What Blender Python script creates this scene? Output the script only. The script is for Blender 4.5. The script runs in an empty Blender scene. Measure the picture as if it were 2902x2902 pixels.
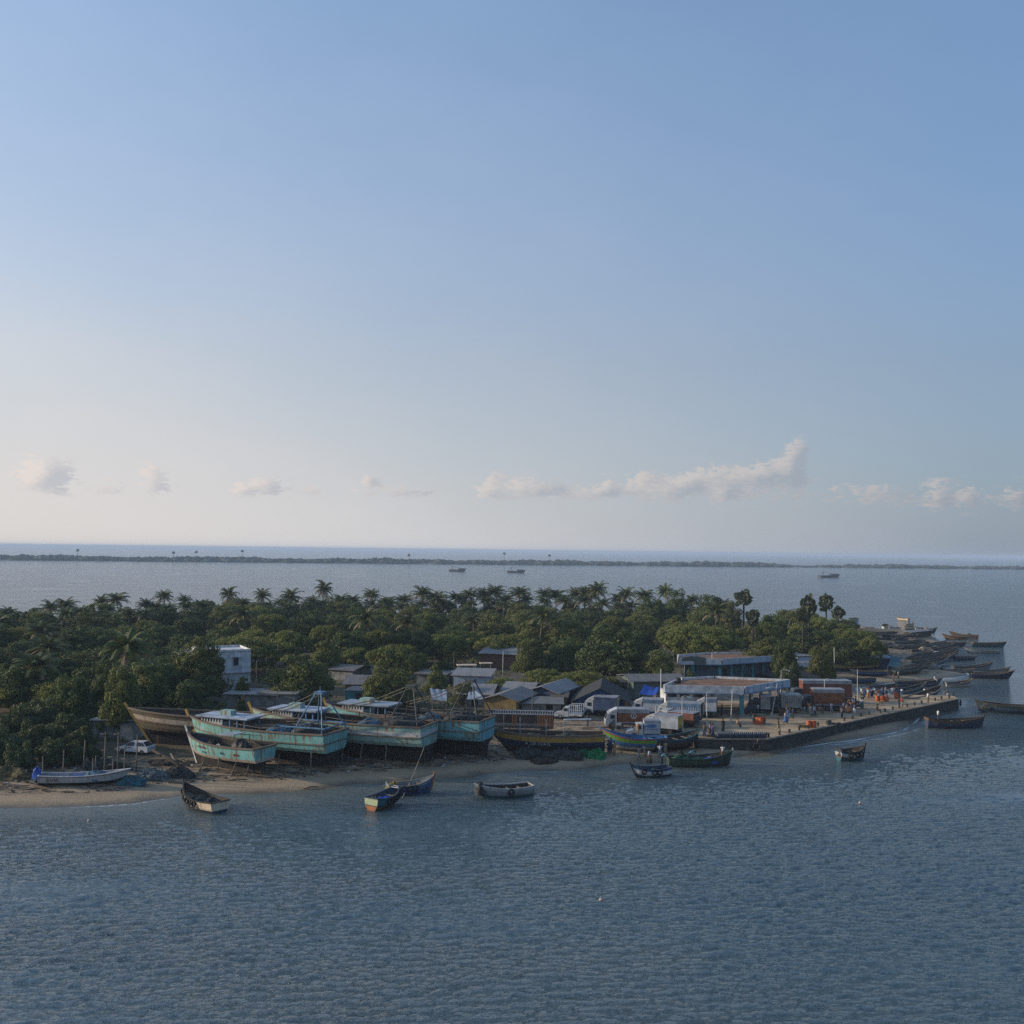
import bpy, bmesh, math, random
import numpy as np
from mathutils import Vector, Matrix
R = math.radians
S = bpy.context.scene
COL = S.collection
random.seed(7)
# ---------------------------------------------------------------- camera (stands 25 m above the water on a bridge)
CAMH, FPX = 25.0, 3000.0                      # height in metres, focal length in photo pixels (2902 wide)
PITCH, ROLL = math.atan(109/3000.0), R(0.671)
_F = Vector((0, math.cos(PITCH), math.sin(PITCH)))
_U0 = Vector((0, -math.sin(PITCH), math.cos(PITCH))); _R0 = Vector((1, 0, 0))
_Rt = math.cos(ROLL)*_R0 + math.sin(ROLL)*_U0
_Up = -math.sin(ROLL)*_R0 + math.cos(ROLL)*_U0
cd = bpy.data.cameras.new('camera'); cam = bpy.data.objects.new('camera', cd); COL.objects.link(cam)
cd.sensor_width = 36; cd.lens = 36*FPX/2902; cd.clip_start = 0.5; cd.clip_end = 60000
M_ = Matrix((( _Rt.x, _Up.x, -_F.x), (_Rt.y, _Up.y, -_F.y), (_Rt.z, _Up.z, -_F.z))).to_4x4()
cam.matrix_world = Matrix.Translation((0, 0, CAMH)) @ M_
S.camera = cam
# ---------------------------------------------------------------- light
SUN_EL, SUN_AZ = R(16), R(-88)                # azimuth from +Y, negative to the left
sd = bpy.data.lights.new('sun', 'SUN'); sd.energy = 4.2; sd.angle = R(1.2); sd.color = (1.0, 0.83, 0.62)
sun = bpy.data.objects.new('sun', sd); COL.objects.link(sun)
_sv = Vector((math.sin(SUN_AZ)*math.cos(SUN_EL), math.cos(SUN_AZ)*math.cos(SUN_EL), math.sin(SUN_EL)))
sun.rotation_euler = _sv.to_track_quat('Z', 'Y').to_euler()
W = bpy.data.worlds.new('World'); S.world = W; W.use_nodes = True
S.view_settings.view_transform = 'Standard'; S.view_settings.look = 'None'
S.view_settings.exposure = 0.0; S.view_settings.gamma = 1.0
S.cycles.use_denoising = False
S.cycles.max_bounces = 6; S.cycles.diffuse_bounces = 2; S.cycles.glossy_bounces = 2; S.cycles.volume_bounces = 1
S.cycles.transparent_max_bounces = 6; S.cycles.caustics_reflective = False; S.cycles.caustics_refractive = False
S.cycles.sample_clamp_indirect = 2; S.cycles.sample_clamp_direct = 3

class NT:
    def __init__(s, t): s.t = t; s.n = t.nodes; s.l = t.links
    def new(s, k, **kw):
        n = s.n.new(k)
        for a, b in kw.items():
            if a == 'inp':
                for i, v in b.items():
                    if hasattr(v, 'is_linked'): s.l.new(v, n.inputs[i])
                    elif v is not None: n.inputs[i].default_value = v
            else: setattr(n, a, b)
        return n
    def m(s, op, a, b=None, c=None, clamp=False):
        n = s.n.new('ShaderNodeMath'); n.operation = op; n.use_clamp = clamp
        for i, v in enumerate((a, b, c)):
            if v is None: continue
            if hasattr(v, 'is_linked'): s.l.new(v, n.inputs[i])
            else: n.inputs[i].default_value = v
        return n.outputs[0]
    def mix(s, f, a, b, mode='MIX'):
        n = s.n.new('ShaderNodeMix'); n.data_type = 'RGBA'; n.blend_type = mode
        for i, v in ((0, f), (6, a), (7, b)):
            if hasattr(v, 'is_linked'): s.l.new(v, n.inputs[i])
            else: n.inputs[i].default_value = v if i == 0 else (*v[:3], 1)
        return n.outputs[2]
    def ramp(s, f, stops):
        n = s.n.new('ShaderNodeValToRGB'); s.l.new(f, n.inputs[0]); e = n.color_ramp.elements
        while len(e) < len(stops): e.new(0.5)
        for q, (p, c) in zip(e, stops): q.position = p; q.color = (*c, 1) if len(c) == 3 else c
        return n.outputs[0]
    def noise(s, vec, scale, detail=4, rough=.55):
        n = s.new('ShaderNodeTexNoise', inp={'Scale': scale, 'Detail': detail, 'Roughness': rough})
        if vec is not None: s.l.new(vec, n.inputs['Vector'])
        return n.outputs['Fac']
    def scale(s, vec, sc):
        n = s.new('ShaderNodeMapping'); s.l.new(vec, n.inputs[0]); n.inputs['Scale'].default_value = sc; return n.outputs[0]

def sky_world():
    t = NT(W.node_tree); t.n.clear()
    out = t.new('ShaderNodeOutputWorld'); bg = t.new('ShaderNodeBackground')
    sky = t.new('ShaderNodeTexSky'); sky.sky_type = 'NISHITA'; sky.sun_disc = False
    sky.sun_elevation = SUN_EL; sky.sun_rotation = SUN_AZ; sky.altitude = 20
    sky.air_density = 1.0; sky.dust_density = 1.6; sky.ozone_density = 2.2
    tc = t.new('ShaderNodeTexCoord'); sx = t.new('ShaderNodeSeparateXYZ'); t.l.new(tc.outputs['Generated'], sx.inputs[0])
    X, Y, Z = sx.outputs
    az = t.m('ARCTAN2', X, Y); el = t.m('ARCSINE', t.m('MINIMUM', t.m('MAXIMUM', Z, -1), 1))
    # thin high haze veil, thicker low and toward the sun (air, lit by it)
    cmb = t.new('ShaderNodeCombineXYZ', inp={0: az, 1: t.m('MULTIPLY', el, 2.2)}); v2 = cmb.outputs[0]
    vn = t.noise(t.scale(v2, (1.2, 1.0, 1)), 2.2, 5, .6)
    veil = t.m('MULTIPLY', t.m('SUBTRACT', vn, .35), .9, clamp=True)
    lowf = t.m('POWER', t.m('SUBTRACT', 1.0, t.m('MULTIPLY', t.m('MAXIMUM', el, 0), 1.25), clamp=True), 2.0)
    leftf = t.m('MULTIPLY_ADD', az, -.55, .50, clamp=True)
    f = t.m('ADD', t.m('MULTIPLY', lowf, VEIL_LOW), t.m('MULTIPLY', leftf, VEIL_LEFT))
    f = t.m('MULTIPLY', f, t.m('ADD', .85, t.m('MULTIPLY', veil, .5)), clamp=True)
    vcol = t.mix(t.m('MULTIPLY_ADD', az, -1.1, .5, clamp=True), VEIL_R, VEIL_L)
    vcol = t.mix(t.m('MULTIPLY_ADD', el, 2.6, -.45, clamp=True), vcol, VEIL_HI)
    warm = t.m('MULTIPLY', t.m('POWER', t.m('SUBTRACT', 1, t.m('MULTIPLY', t.m('MAXIMUM', el, 0), 4.0), clamp=True), 1.5), t.m('MULTIPLY_ADD', az, -1.1, .45, clamp=True))
    vcol = t.mix(warm, vcol, VEIL_W)
    # the Nishita sky is multiplied by SKYGAIN so everything below is in final units
    skyc = t.mix(1.0, sky.outputs[0], SKYGAIN, 'MULTIPLY')
    base = t.mix(f, skyc, vcol)
    # small cumulus low over the sea: (az deg, el deg, half width, half height, strength)
    nz = t.noise(v2, 120, 7, .68); nz2 = t.noise(v2, 44, 3, .5)
    tot = None; side = None
    for a, e, w, h, s in CLOUDS:
        dx = t.m('MULTIPLY', t.m('SUBTRACT', az, R(a)), 1/R(w)); dy = t.m('MULTIPLY', t.m('SUBTRACT', el, R(e)), 1/R(h))
        g = t.m('MULTIPLY', t.m('EXPONENT', t.m('MULTIPLY', t.m('MULTIPLY_ADD', dx, dx, t.m('MULTIPLY', dy, dy)), -1.0)), s)
        sd_ = t.m('MULTIPLY', g, t.m('SUBTRACT', t.m('MULTIPLY', dy, .5), dx))
        tot = g if tot is None else t.m('ADD', tot, g); side = sd_ if side is None else t.m('ADD', side, sd_)
    dn = t.m('ADD', tot, t.m('MULTIPLY', t.m('SUBTRACT', nz, .5), 3.8))
    dn = t.m('ADD', dn, t.m('MULTIPLY', t.m('SUBTRACT', nz2, .5), 2.4))
    mask = t.m('MULTIPLY', t.m('MULTIPLY', t.m('SUBTRACT', dn, .36), 2.1, clamp=True), t.m('MULTIPLY', tot, 2.6, clamp=True))
    lit = t.m('MULTIPLY_ADD', t.m('ADD', side, t.m('MULTIPLY', t.m('SUBTRACT', nz, .5), 1.6)), 1.0, .48, clamp=True)
    ccol = t.mix(lit, CLOUD_SH, CLOUD_LIT)
    ccol = t.mix(t.m('MULTIPLY_ADD', az, .9, .35, clamp=True), ccol, t.mix(.38, ccol, (.38, .42, .52)))
    full = t.mix(t.m('MULTIPLY', mask, .55), base, ccol)
    t.l.new(full, bg.inputs[0]); bg.inputs[1].default_value = SKYSTR
    t.l.new(bg.outputs[0], out.inputs[0])
SKYSTR = 0.13
k_ = 1/SKYSTR
SKYGAIN = (.82, 1.06, 1.28)
VEIL_LOW, VEIL_LEFT = .80, .55
VEIL_L = (.64*k_, .675*k_, .73*k_); VEIL_R = (.30*k_, .350*k_, .435*k_); VEIL_W = (.74*k_, .69*k_, .64*k_); VEIL_HI = (.47*k_, .66*k_, .94*k_)
CLOUD_LIT = (.84*k_, .73*k_, .66*k_); CLOUD_SH = (.40*k_, .43*k_, .50*k_)
def _ae(px, py):
    d = _F + (px-1451)/FPX*_Rt - (py-1451)/FPX*_Up; d.normalize()
    return math.degrees(math.atan2(d.x, d.y)), math.degrees(math.asin(d.z))
CLOUDS = []
for px, py, w, h, s in ((112, 1335, 40, 36, 1.0), (150, 1345, 38, 24, .8), (320, 1375, 24, 16, .5), (432, 1358, 24, 30, 1.0), (470, 1372, 22, 18, .6),
        (690, 1388, 26, 14, .8), (760, 1372, 36, 22, .9), (900, 1390, 26, 9, .55), (1045, 1368, 22, 18, .95), (1150, 1392, 60, 12, .45), (1390, 1392, 34, 22, .9),
        (1400, 1355, 22, 16, .6), (1500, 1378, 56, 24, .95), (1570, 1385, 36, 14, .7), (1690, 1395, 50, 12, .8), (1730, 1370, 16, 20, .8), (1830, 1362, 40, 20, .95), (1910, 1385, 40, 26, .8),
        (1960, 1365, 26, 18, .9), (2020, 1350, 40, 24, .95), (2055, 1400, 22, 24, .8), (2110, 1350, 44, 20, 1.), (2170, 1345, 30, 22, 1.), (2240, 1335, 34, 34, 1.05),
        (2250, 1290, 20, 24, .8), (2278, 1265, 18, 16, .75), (2500, 1392, 60, 16, .4), (2668, 1405, 24, 34, .95), (2745, 1412, 20, 26, .8), (2890, 1405, 22, 26, .8),
        (1500, 1398, 95, 20, .3), (1700, 1402, 80, 16, .25), (1850, 1392, 110, 26, .32), (2030, 1392, 120, 30, .36), (2180, 1380, 90, 34, .36), (740, 1392, 90, 16, .4), (1090, 1396, 110, 16, .4), (2360, 1400, 110, 20, .4), (2560, 1408, 90, 20, .4), (2800, 1412, 80, 18, .45), (130, 1368, 60, 20, .4), (200, 1395, 70, 10, .3)):
    a, e = _ae(px, py); q = 180/math.pi/FPX
    CLOUDS.append((a, e, w*q*1.4, h*q*1.3, s))
sky_world()

# ---------------------------------------------------------------- picking points of the place from the photograph
def ray(px, py): return _F + (px-1451)/FPX*_Rt - (py-1451)/FPX*_Up
def pz(px, py, z=0.0):                         # where the sight line through a photo pixel meets height z
    d = ray(px, py); t = (z-CAMH)/d.z; return Vector((d.x*t, d.y*t, z))
def pd(px, py, D):                             # ... and where it is D metres away
    d = ray(px, py); t = D/d.y; return Vector((d.x*t, D, CAMH+d.z*t))
SHORE_PX = [(-700, 2300), (-300, 2296), (0, 2291), (200, 2287), (380, 2276), (450, 2264), (553, 2254), (650, 2250), (833, 2244), (903, 2237), (1011, 2220), (1070, 2223), (1236, 2208),
    (1340, 2203), (1350, 2196), (1492, 2184), (1583, 2185), (1640, 2180), (1699, 2173), (1777, 2164), (1860, 2160), (1960, 2152), (2085, 2145), (2131, 2142), (2190, 2138), (2250, 2118), (2311, 2108), (2419, 2095),
    (2486, 2084), (2554, 2070), (2580, 2054), (2600, 2030), (2660, 2010), (2700, 2001), (2706, 1985), (2600, 1972), (2480, 1968), (2425, 1962), (2420, 1950), (2500, 1938), (2560, 1930), (2640, 1925),
    (2700, 1920), (2742, 1914), (2722, 1903), (2690, 1896), (2650, 1888), (2640, 1870), (2652, 1850), (2690, 1832), (2660, 1815), (2640, 1800), (2620, 1789), (2560, 1787), (2480, 1783), (2400, 1776), (2330, 1770)]
SH = [tuple(pz(x, y)[:2]) for x, y in SHORE_PX]
SH += [(88, 385), (60, 400), (20, 405), (-40, 385), (-90, 340), (-140, 300), (-200, 290), (-200, 110)]
SHA = np.array(SH); SHB = np.roll(SHA, -1, axis=0)
def sdist(P):                                  # signed distance to the shoreline, positive inland
    P = np.asarray(P, float); out = np.full(len(P), 1e9); ins = np.zeros(len(P), bool)
    for (ax, ay), (bx, by) in zip(SHA, SHB):
        dx, dy = bx-ax, by-ay; L = dx*dx+dy*dy+1e-9
        t = np.clip(((P[:, 0]-ax)*dx+(P[:, 1]-ay)*dy)/L, 0, 1)
        out = np.minimum(out, np.hypot(P[:, 0]-ax-t*dx, P[:, 1]-ay-t*dy))
        c = (ay > P[:, 1]) != (by > P[:, 1])
        with np.errstate(all='ignore'): ins ^= c & (P[:, 0] < dx*(P[:, 1]-ay)/(dy if dy else 1e-9)+ax)
    return np.where(ins, out, -out)
def hsd(d): return np.where(d < 0, np.maximum(d*.12, -1.5), np.minimum(d*.115, .75)+np.minimum(np.maximum(d-6, 0)*.055, .7))
def hz(x, y): return float(hsd(sdist([(x, y)]))[0])
_qp = [pz(x, y, 1.62) for x, y in ((1971, 2094.6), (2173, 2096), (2717, 1981), (2702, 1972), (2430, 1966), (2300, 1962), (1990, 1990), (1905, 2055))]
QUAY = [(p.x, p.y) for p in _qp]; QZ = 1.62
def inpoly(x, y, poly):
    c = False; n = len(poly)
    for i in range(n):
        ax, ay = poly[i]; bx, by = poly[(i+1) % n]
        if (ay > y) != (by > y) and x < (bx-ax)*(y-ay)/(by-ay)+ax: c = not c
    return c
def gz(x, y): return QZ if inpoly(x, y, QUAY) else hz(x, y)
def gp(px, py):                                # ground point seen at a photo pixel
    z = 1.2
    for _ in range(6):
        p = pz(px, py, z); z = .5*z+.5*gz(p.x, p.y)
    p.z = gz(p.x, p.y); return p

# ---------------------------------------------------------------- mesh helpers
class MB:
    def __init__(s): s.v = []; s.f = []; s.m = []
    def add(s, vs, fs, mi=0):
        o = len(s.v); s.v += [tuple(v) for v in vs]; s.f += [tuple(i+o for i in f) for f in fs]; s.m += [mi]*len(fs); return s
    def box(s, c, d, rz=0, mi=0, M=None):
        x, y, z = d[0]/2, d[1]/2, d[2]/2; vs = [Vector((a, b, e)) for e in (-z, z) for b in (-y, y) for a in (-x, x)]
        R_ = M if M is not None else Matrix.Rotation(rz, 3, 'Z')
        vs = [R_ @ v + Vector(c) for v in vs]
        return s.add(vs, [(0, 2, 3, 1), (4, 5, 7, 6), (0, 1, 5, 4), (2, 6, 7, 3), (0, 4, 6, 2), (1, 3, 7, 5)], mi)
    def bar(s, a, b, w, h=None, mi=0):
        a, b = Vector(a), Vector(b); d = b-a; L = d.length
        q = d.to_track_quat('X', 'Z').to_matrix(); return s.box((a+b)/2, (L, w, h or w), M=q, mi=mi)
    def tube(s, pts, rr, n=6, mi=0, cap=True):
        pts = [Vector(p) for p in pts]; rr = rr if hasattr(rr, '__len__') else [rr]*len(pts); o = []; up = None
        for i, p in enumerate(pts):
            d = (pts[min(i+1, len(pts)-1)]-pts[max(i-1, 0)]).normalized()
            if up is None: up = d.orthogonal().normalized()
            up = (up-d*up.dot(d)); up = up.normalized() if up.length > 1e-6 else d.orthogonal().normalized()
            q = d.cross(up)
            o += [p+(up*math.cos(2*math.pi*k/n)+q*math.sin(2*math.pi*k/n))*rr[i] for k in range(n)]
        fs = [(i*n+k, i*n+(k+1) % n, (i+1)*n+(k+1) % n, (i+1)*n+k) for i in range(len(pts)-1) for k in range(n)]
        if cap: fs += [tuple(range(n-1, -1, -1)), tuple((len(pts)-1)*n+k for k in range(n))]
        return s.add(o, fs, mi)
    def prism(s, poly, z0, z1, mi=0, mt=None):
        n = len(poly); vs = [(x, y, z0) for x, y in poly]+[(x, y, z1) for x, y in poly]
        s.add(vs, [(i, (i+1) % n, n+(i+1) % n, n+i) for i in range(n)], mi)
        return s.add(vs, [tuple(range(n-1, -1, -1)), tuple(range(n, 2*n))], mi if mt is None else mt)
    def lathe(s, prof, n=10, c=(0, 0, 0), mi=0, sx=1, sy=1):
        vs = [(c[0]+r*sx*math.cos(2*math.pi*k/n), c[1]+r*sy*math.sin(2*math.pi*k/n), c[2]+z) for r, z in prof for k in range(n)]
        return s.add(vs, [(i*n+k, i*n+(k+1) % n, (i+1)*n+(k+1) % n, (i+1)*n+k) for i in range(len(prof)-1) for k in range(n)]+[tuple(range(n-1, -1, -1)), tuple((len(prof)-1)*n+k for k in range(n))], mi)
    def torus(s, c, R_, r, axis='Y', n=12, k=6, mi=0, M=None):
        vs = []
        for i in range(n):
            a = 2*math.pi*i/n
            for j in range(k):
                b = 2*math.pi*j/k; q = R_+r*math.cos(b); p = Vector((q*math.cos(a), r*math.sin(b), q*math.sin(a)))
                if axis == 'X': p = Vector((p.y, p.x, p.z))
                if axis == 'Z': p = Vector((p.x, p.z, p.y))
                if M is not None: p = M @ p
                vs.append(p+Vector(c))
        return s.add(vs, [(i*k+j, i*k+(j+1) % k, ((i+1) % n)*k+(j+1) % k, ((i+1) % n)*k+j) for i in range(n) for j in range(k)], mi)
    def mesh(s, name, mats, smooth=False):
        me = bpy.data.meshes.new(name); me.from_pydata([tuple(v) for v in s.v], [], s.f)
        for m in (mats if isinstance(mats, (list, tuple)) else [mats]): me.materials.append(m)
        me.polygons.foreach_set('material_index', s.m)
        if smooth: me.polygons.foreach_set('use_smooth', [True]*len(s.f))
        me.update(); return me
    def build(s, name, mats, parent=None, smooth=False, loc=None, rz=0):
        o = bpy.data.objects.new(name, s.mesh(name, mats, smooth)); COL.objects.link(o)
        if parent is not None: o.parent = parent
        if loc is not None: o.location = loc; o.rotation_euler.z = rz
        return o
def tag(o, label, cat, group=None):
    o['label'] = label; o['category'] = cat
    if group: o['group'] = group
    return o
def empty(name, loc=(0, 0, 0), rz=0):
    o = bpy.data.objects.new(name, None); COL.objects.link(o); o.location = loc; o.rotation_euler.z = rz; o.empty_display_size = .3; return o
def thing(name, label, cat, loc=(0, 0, 0), rz=0, group=None): return tag(empty(name, loc, rz), label, cat, group)
def struct(o, kind='structure'): o['kind'] = kind; return o
def copy_tree(o, parent=None):
    c = o.copy(); COL.objects.link(c); c.parent = parent
    for ch in list(o.children): copy_tree(ch, c)
    return c
def remove_tree(o):
    for ch in list(o.children): remove_tree(ch)
    bpy.data.objects.remove(o)

# ---------------------------------------------------------------- materials
MATS = {}
def mat(name, col, rough=.8, var=.25, scale=3.0, metal=0, bump=0, spec=.3, col2=None):
    if name in MATS: return MATS[name]
    m = bpy.data.materials.new(name); m.use_nodes = True; t = NT(m.node_tree); b = t.n['Principled BSDF']
    tc = t.new('ShaderNodeTexCoord'); n = t.noise(tc.outputs['Object'], scale, 4, .6)
    c2 = col2 or tuple(max(0, c*(1-var*1.6)) for c in col); c1 = tuple(min(1, c*(1+var*.5)) for c in col)
    t.l.new(t.ramp(n, [(.3, c2), (.62, c1)]), b.inputs['Base Color'])
    b.inputs['Roughness'].default_value = rough; b.inputs['Metallic'].default_value = metal
    b.inputs['Specular IOR Level'].default_value = spec
    if bump:
        bp = t.new('ShaderNodeBump', inp={'Strength': bump, 'Height': n, 'Distance': .05}); t.l.new(bp.outputs[0], b.inputs['Normal'])
    MATS[name] = m; return m
def paint(name, col, worn=.35, rust=.35, wood=(.16, .12, .09), plank=0, rustcol=(.20, .10, .04)):   # old boat paint: grime, flaking, rust runs
    if name in MATS: return MATS[name]
    m = bpy.data.materials.new(name); m.use_nodes = True; t = NT(m.node_tree); b = t.n['Principled BSDF']
    tc = t.new('ShaderNodeTexCoord'); oc = tc.outputs['Object']
    g = t.noise(oc, 1.3, 5, .65); c = t.mix(t.m('MULTIPLY', t.m('SUBTRACT', g, .42), 3, clamp=True), tuple(x*.72 for x in col), col)
    fl = t.noise(t.scale(oc, (1, 1, 1.6)), 5.5, 6, .7)
    c = t.mix(t.m('MULTIPLY', t.m('SUBTRACT', fl, 1-.47*(.6+worn)), 9, clamp=True), c, wood)
    rn = t.noise(t.scale(oc, (1.7, 1.7, .16)), 1.6, 4, .6)
    c = t.mix(t.m('MULTIPLY', t.m('MULTIPLY', t.m('SUBTRACT', rn, .60-.12*rust), 9, clamp=True), min(.85, .4+rust)), c, rustcol)
    st = t.noise(t.scale(oc, (4, 4, .1)), 2.2, 3, .6)
    c = t.mix(t.m('MULTIPLY', t.m('SUBTRACT', st, .58), 4, clamp=True), c, tuple(x*.45 for x in col))
    t.l.new(c, b.inputs['Base Color']); b.inputs['Roughness'].default_value = .72; b.inputs['Specular IOR Level'].default_value = .25
    bp = t.new('ShaderNodeBump', inp={'Strength': .4, 'Height': fl, 'Distance': .03}); t.l.new(bp.outputs[0], b.inputs['Normal'])
    MATS[name] = m; return m
def corr(name, col, sc=14, dirt=.5):           # corrugated sheet
    if name in MATS: return MATS[name]
    m = bpy.data.materials.new(name); m.use_nodes = True; t = NT(m.node_tree); b = t.n['Principled BSDF']
    tc = t.new('ShaderNodeTexCoord'); oc = tc.outputs['Object']
    w = t.new('ShaderNodeTexWave', inp={'Scale': sc/6.28, 'Distortion': 0}); w.bands_direction = 'X'; t.l.new(oc, w.inputs[0])
    n = t.noise(t.scale(oc, (1, .35, 1)), .9, 5, .65); c = t.mix(t.m('MULTIPLY', t.m('SUBTRACT', n, .42), 3*dirt, clamp=True), col, (col[0]*.5, col[1]*.42, col[2]*.38))
    t.l.new(c, b.inputs['Base Color']); b.inputs['Roughness'].default_value = .55; b.inputs['Specular IOR Level'].default_value = .4
    bp = t.new('ShaderNodeBump', inp={'Strength': .6, 'Height': w.outputs[1], 'Distance': .04}); t.l.new(bp.outputs[0], b.inputs['Normal'])
    MATS[name] = m; return m
def leafmat(name, c1, c2, trans=.25, gloss=.6):
    gloss = max(gloss, .55); c1 = tuple(x*1.65 for x in c1); c2 = tuple(x*2.0 for x in c2)
    m = bpy.data.materials.new(name); m.use_nodes = True; t = NT(m.node_tree); b = t.n['Principled BSDF']
    oi = t.new('ShaderNodeObjectInfo'); tc = t.new('ShaderNodeTexCoord')
    n = t.noise(tc.outputs['Object'], .55, 3, .6)
    n2 = t.new('ShaderNodeTexWhiteNoise'); t.l.new(t.scale(tc.outputs['Object'], (3, 3, 3)), n2.inputs[0])
    c = t.mix(t.m('MULTIPLY_ADD', n, 2.2, -.6, clamp=True), c1, c2)
    c = t.mix(t.m('MULTIPLY', n2.outputs[0], .45), c, tuple(x*.55 for x in c1))
    c = t.mix(t.m('MULTIPLY', oi.outputs['Random'], .5), c, (c1[0]*.9, c1[1]*.62, c1[2]*.5))
    t.l.new(c, b.inputs['Base Color']); b.inputs['Roughness'].default_value = gloss; b.inputs['Specular IOR Level'].default_value = .22
    tr = t.new('ShaderNodeBsdfTranslucent'); t.l.new(c, tr.inputs[0]); mx = t.new('ShaderNodeMixShader', inp={0: trans})
    t.l.new(b.outputs[0], mx.inputs[1]); t.l.new(tr.outputs[0], mx.inputs[2]); t.l.new(mx.outputs[0], t.n['Material Output'].inputs[0])
    MATS[name] = m; return m
WAVE, BUMPD, HAZE = .6, .40, .00018
# ---------------------------------------------------------------- water
def axis(lo, hi, st, far, g=1.13):
    a = list(np.arange(lo, hi+st/2, st)); s = st
    while a[-1] < far: s *= g; a.append(a[-1]+s)
    s = st; b = []
    x = lo
    while x > -far if lo < 0 else x > -6000: s *= g; x -= s; b.append(x)
    return np.array(b[::-1]+a)
SEA = 15000.0
xs = axis(-52, 84, .21, SEA); ys = axis(52, 108, .15, SEA, 1.012)
ys = ys[ys > -6000]
XX, YY = np.meshgrid(xs, ys); P = np.c_[XX.ravel(), YY.ravel()]
rng = np.random.default_rng(3)
Z = np.zeros(len(P)); gx = np.zeros(len(P))
for i in range(60):
    lam = .42*(1.7/.42)**rng.random(); th = R(-76)+rng.normal()*.42; k = 2*math.pi/lam
    amp = .0105*lam**.8; ph = rng.random()*6.28; q = k*(P[:, 0]*math.cos(th)+P[:, 1]*math.sin(th))+ph
    
    Z += amp*(np.sin(q)+.25*np.cos(2*q))
D_ = np.maximum(np.maximum(np.abs(P[:, 0]-16)-68, 0), np.maximum(np.maximum(52-P[:, 1], P[:, 1]-118), 0))
fade = np.clip(1-D_/30, 0, 1)
sdp = sdist(P); calm = np.clip((-sdp)/14, .12, 1)
# gusty patches: the chop is stronger in some places
gust = .8+.35*np.sin(P[:, 0]*.061+1.2*np.sin(P[:, 1]*.043))*np.sin(P[:, 1]*.083+.9*np.sin(P[:, 0]*.037))
Z *= fade*calm*np.clip(gust, .45, 1.3)*WAVE
nx, ny = len(xs), len(ys)
idx = np.arange(nx*ny).reshape(ny, nx)
fs = np.stack([idx[:-1, :-1], idx[:-1, 1:], idx[1:, 1:], idx[1:, :-1]], -1).reshape(-1, 4)
cen = (P[fs[:, 0]]+P[fs[:, 2]])/2
me = bpy.data.meshes.new('water'); me.vertices.add(len(P)); me.vertices.foreach_set('co', np.c_[P, Z].ravel())
keep = ~((sdist(cen) > 9)); fs = fs[keep]
me.loops.add(fs.size); me.loops.foreach_set('vertex_index', fs.ravel()); me.polygons.add(len(fs))
me.polygons.foreach_set('loop_start', np.arange(len(fs))*4); me.polygons.foreach_set('use_smooth', [True]*len(fs)); me.update(calc_edges=True)
at = me.attributes.new('shore', 'FLOAT', 'POINT'); at.data.foreach_set('value', np.clip(-sdp, -5, 60).astype('f'))
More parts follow.
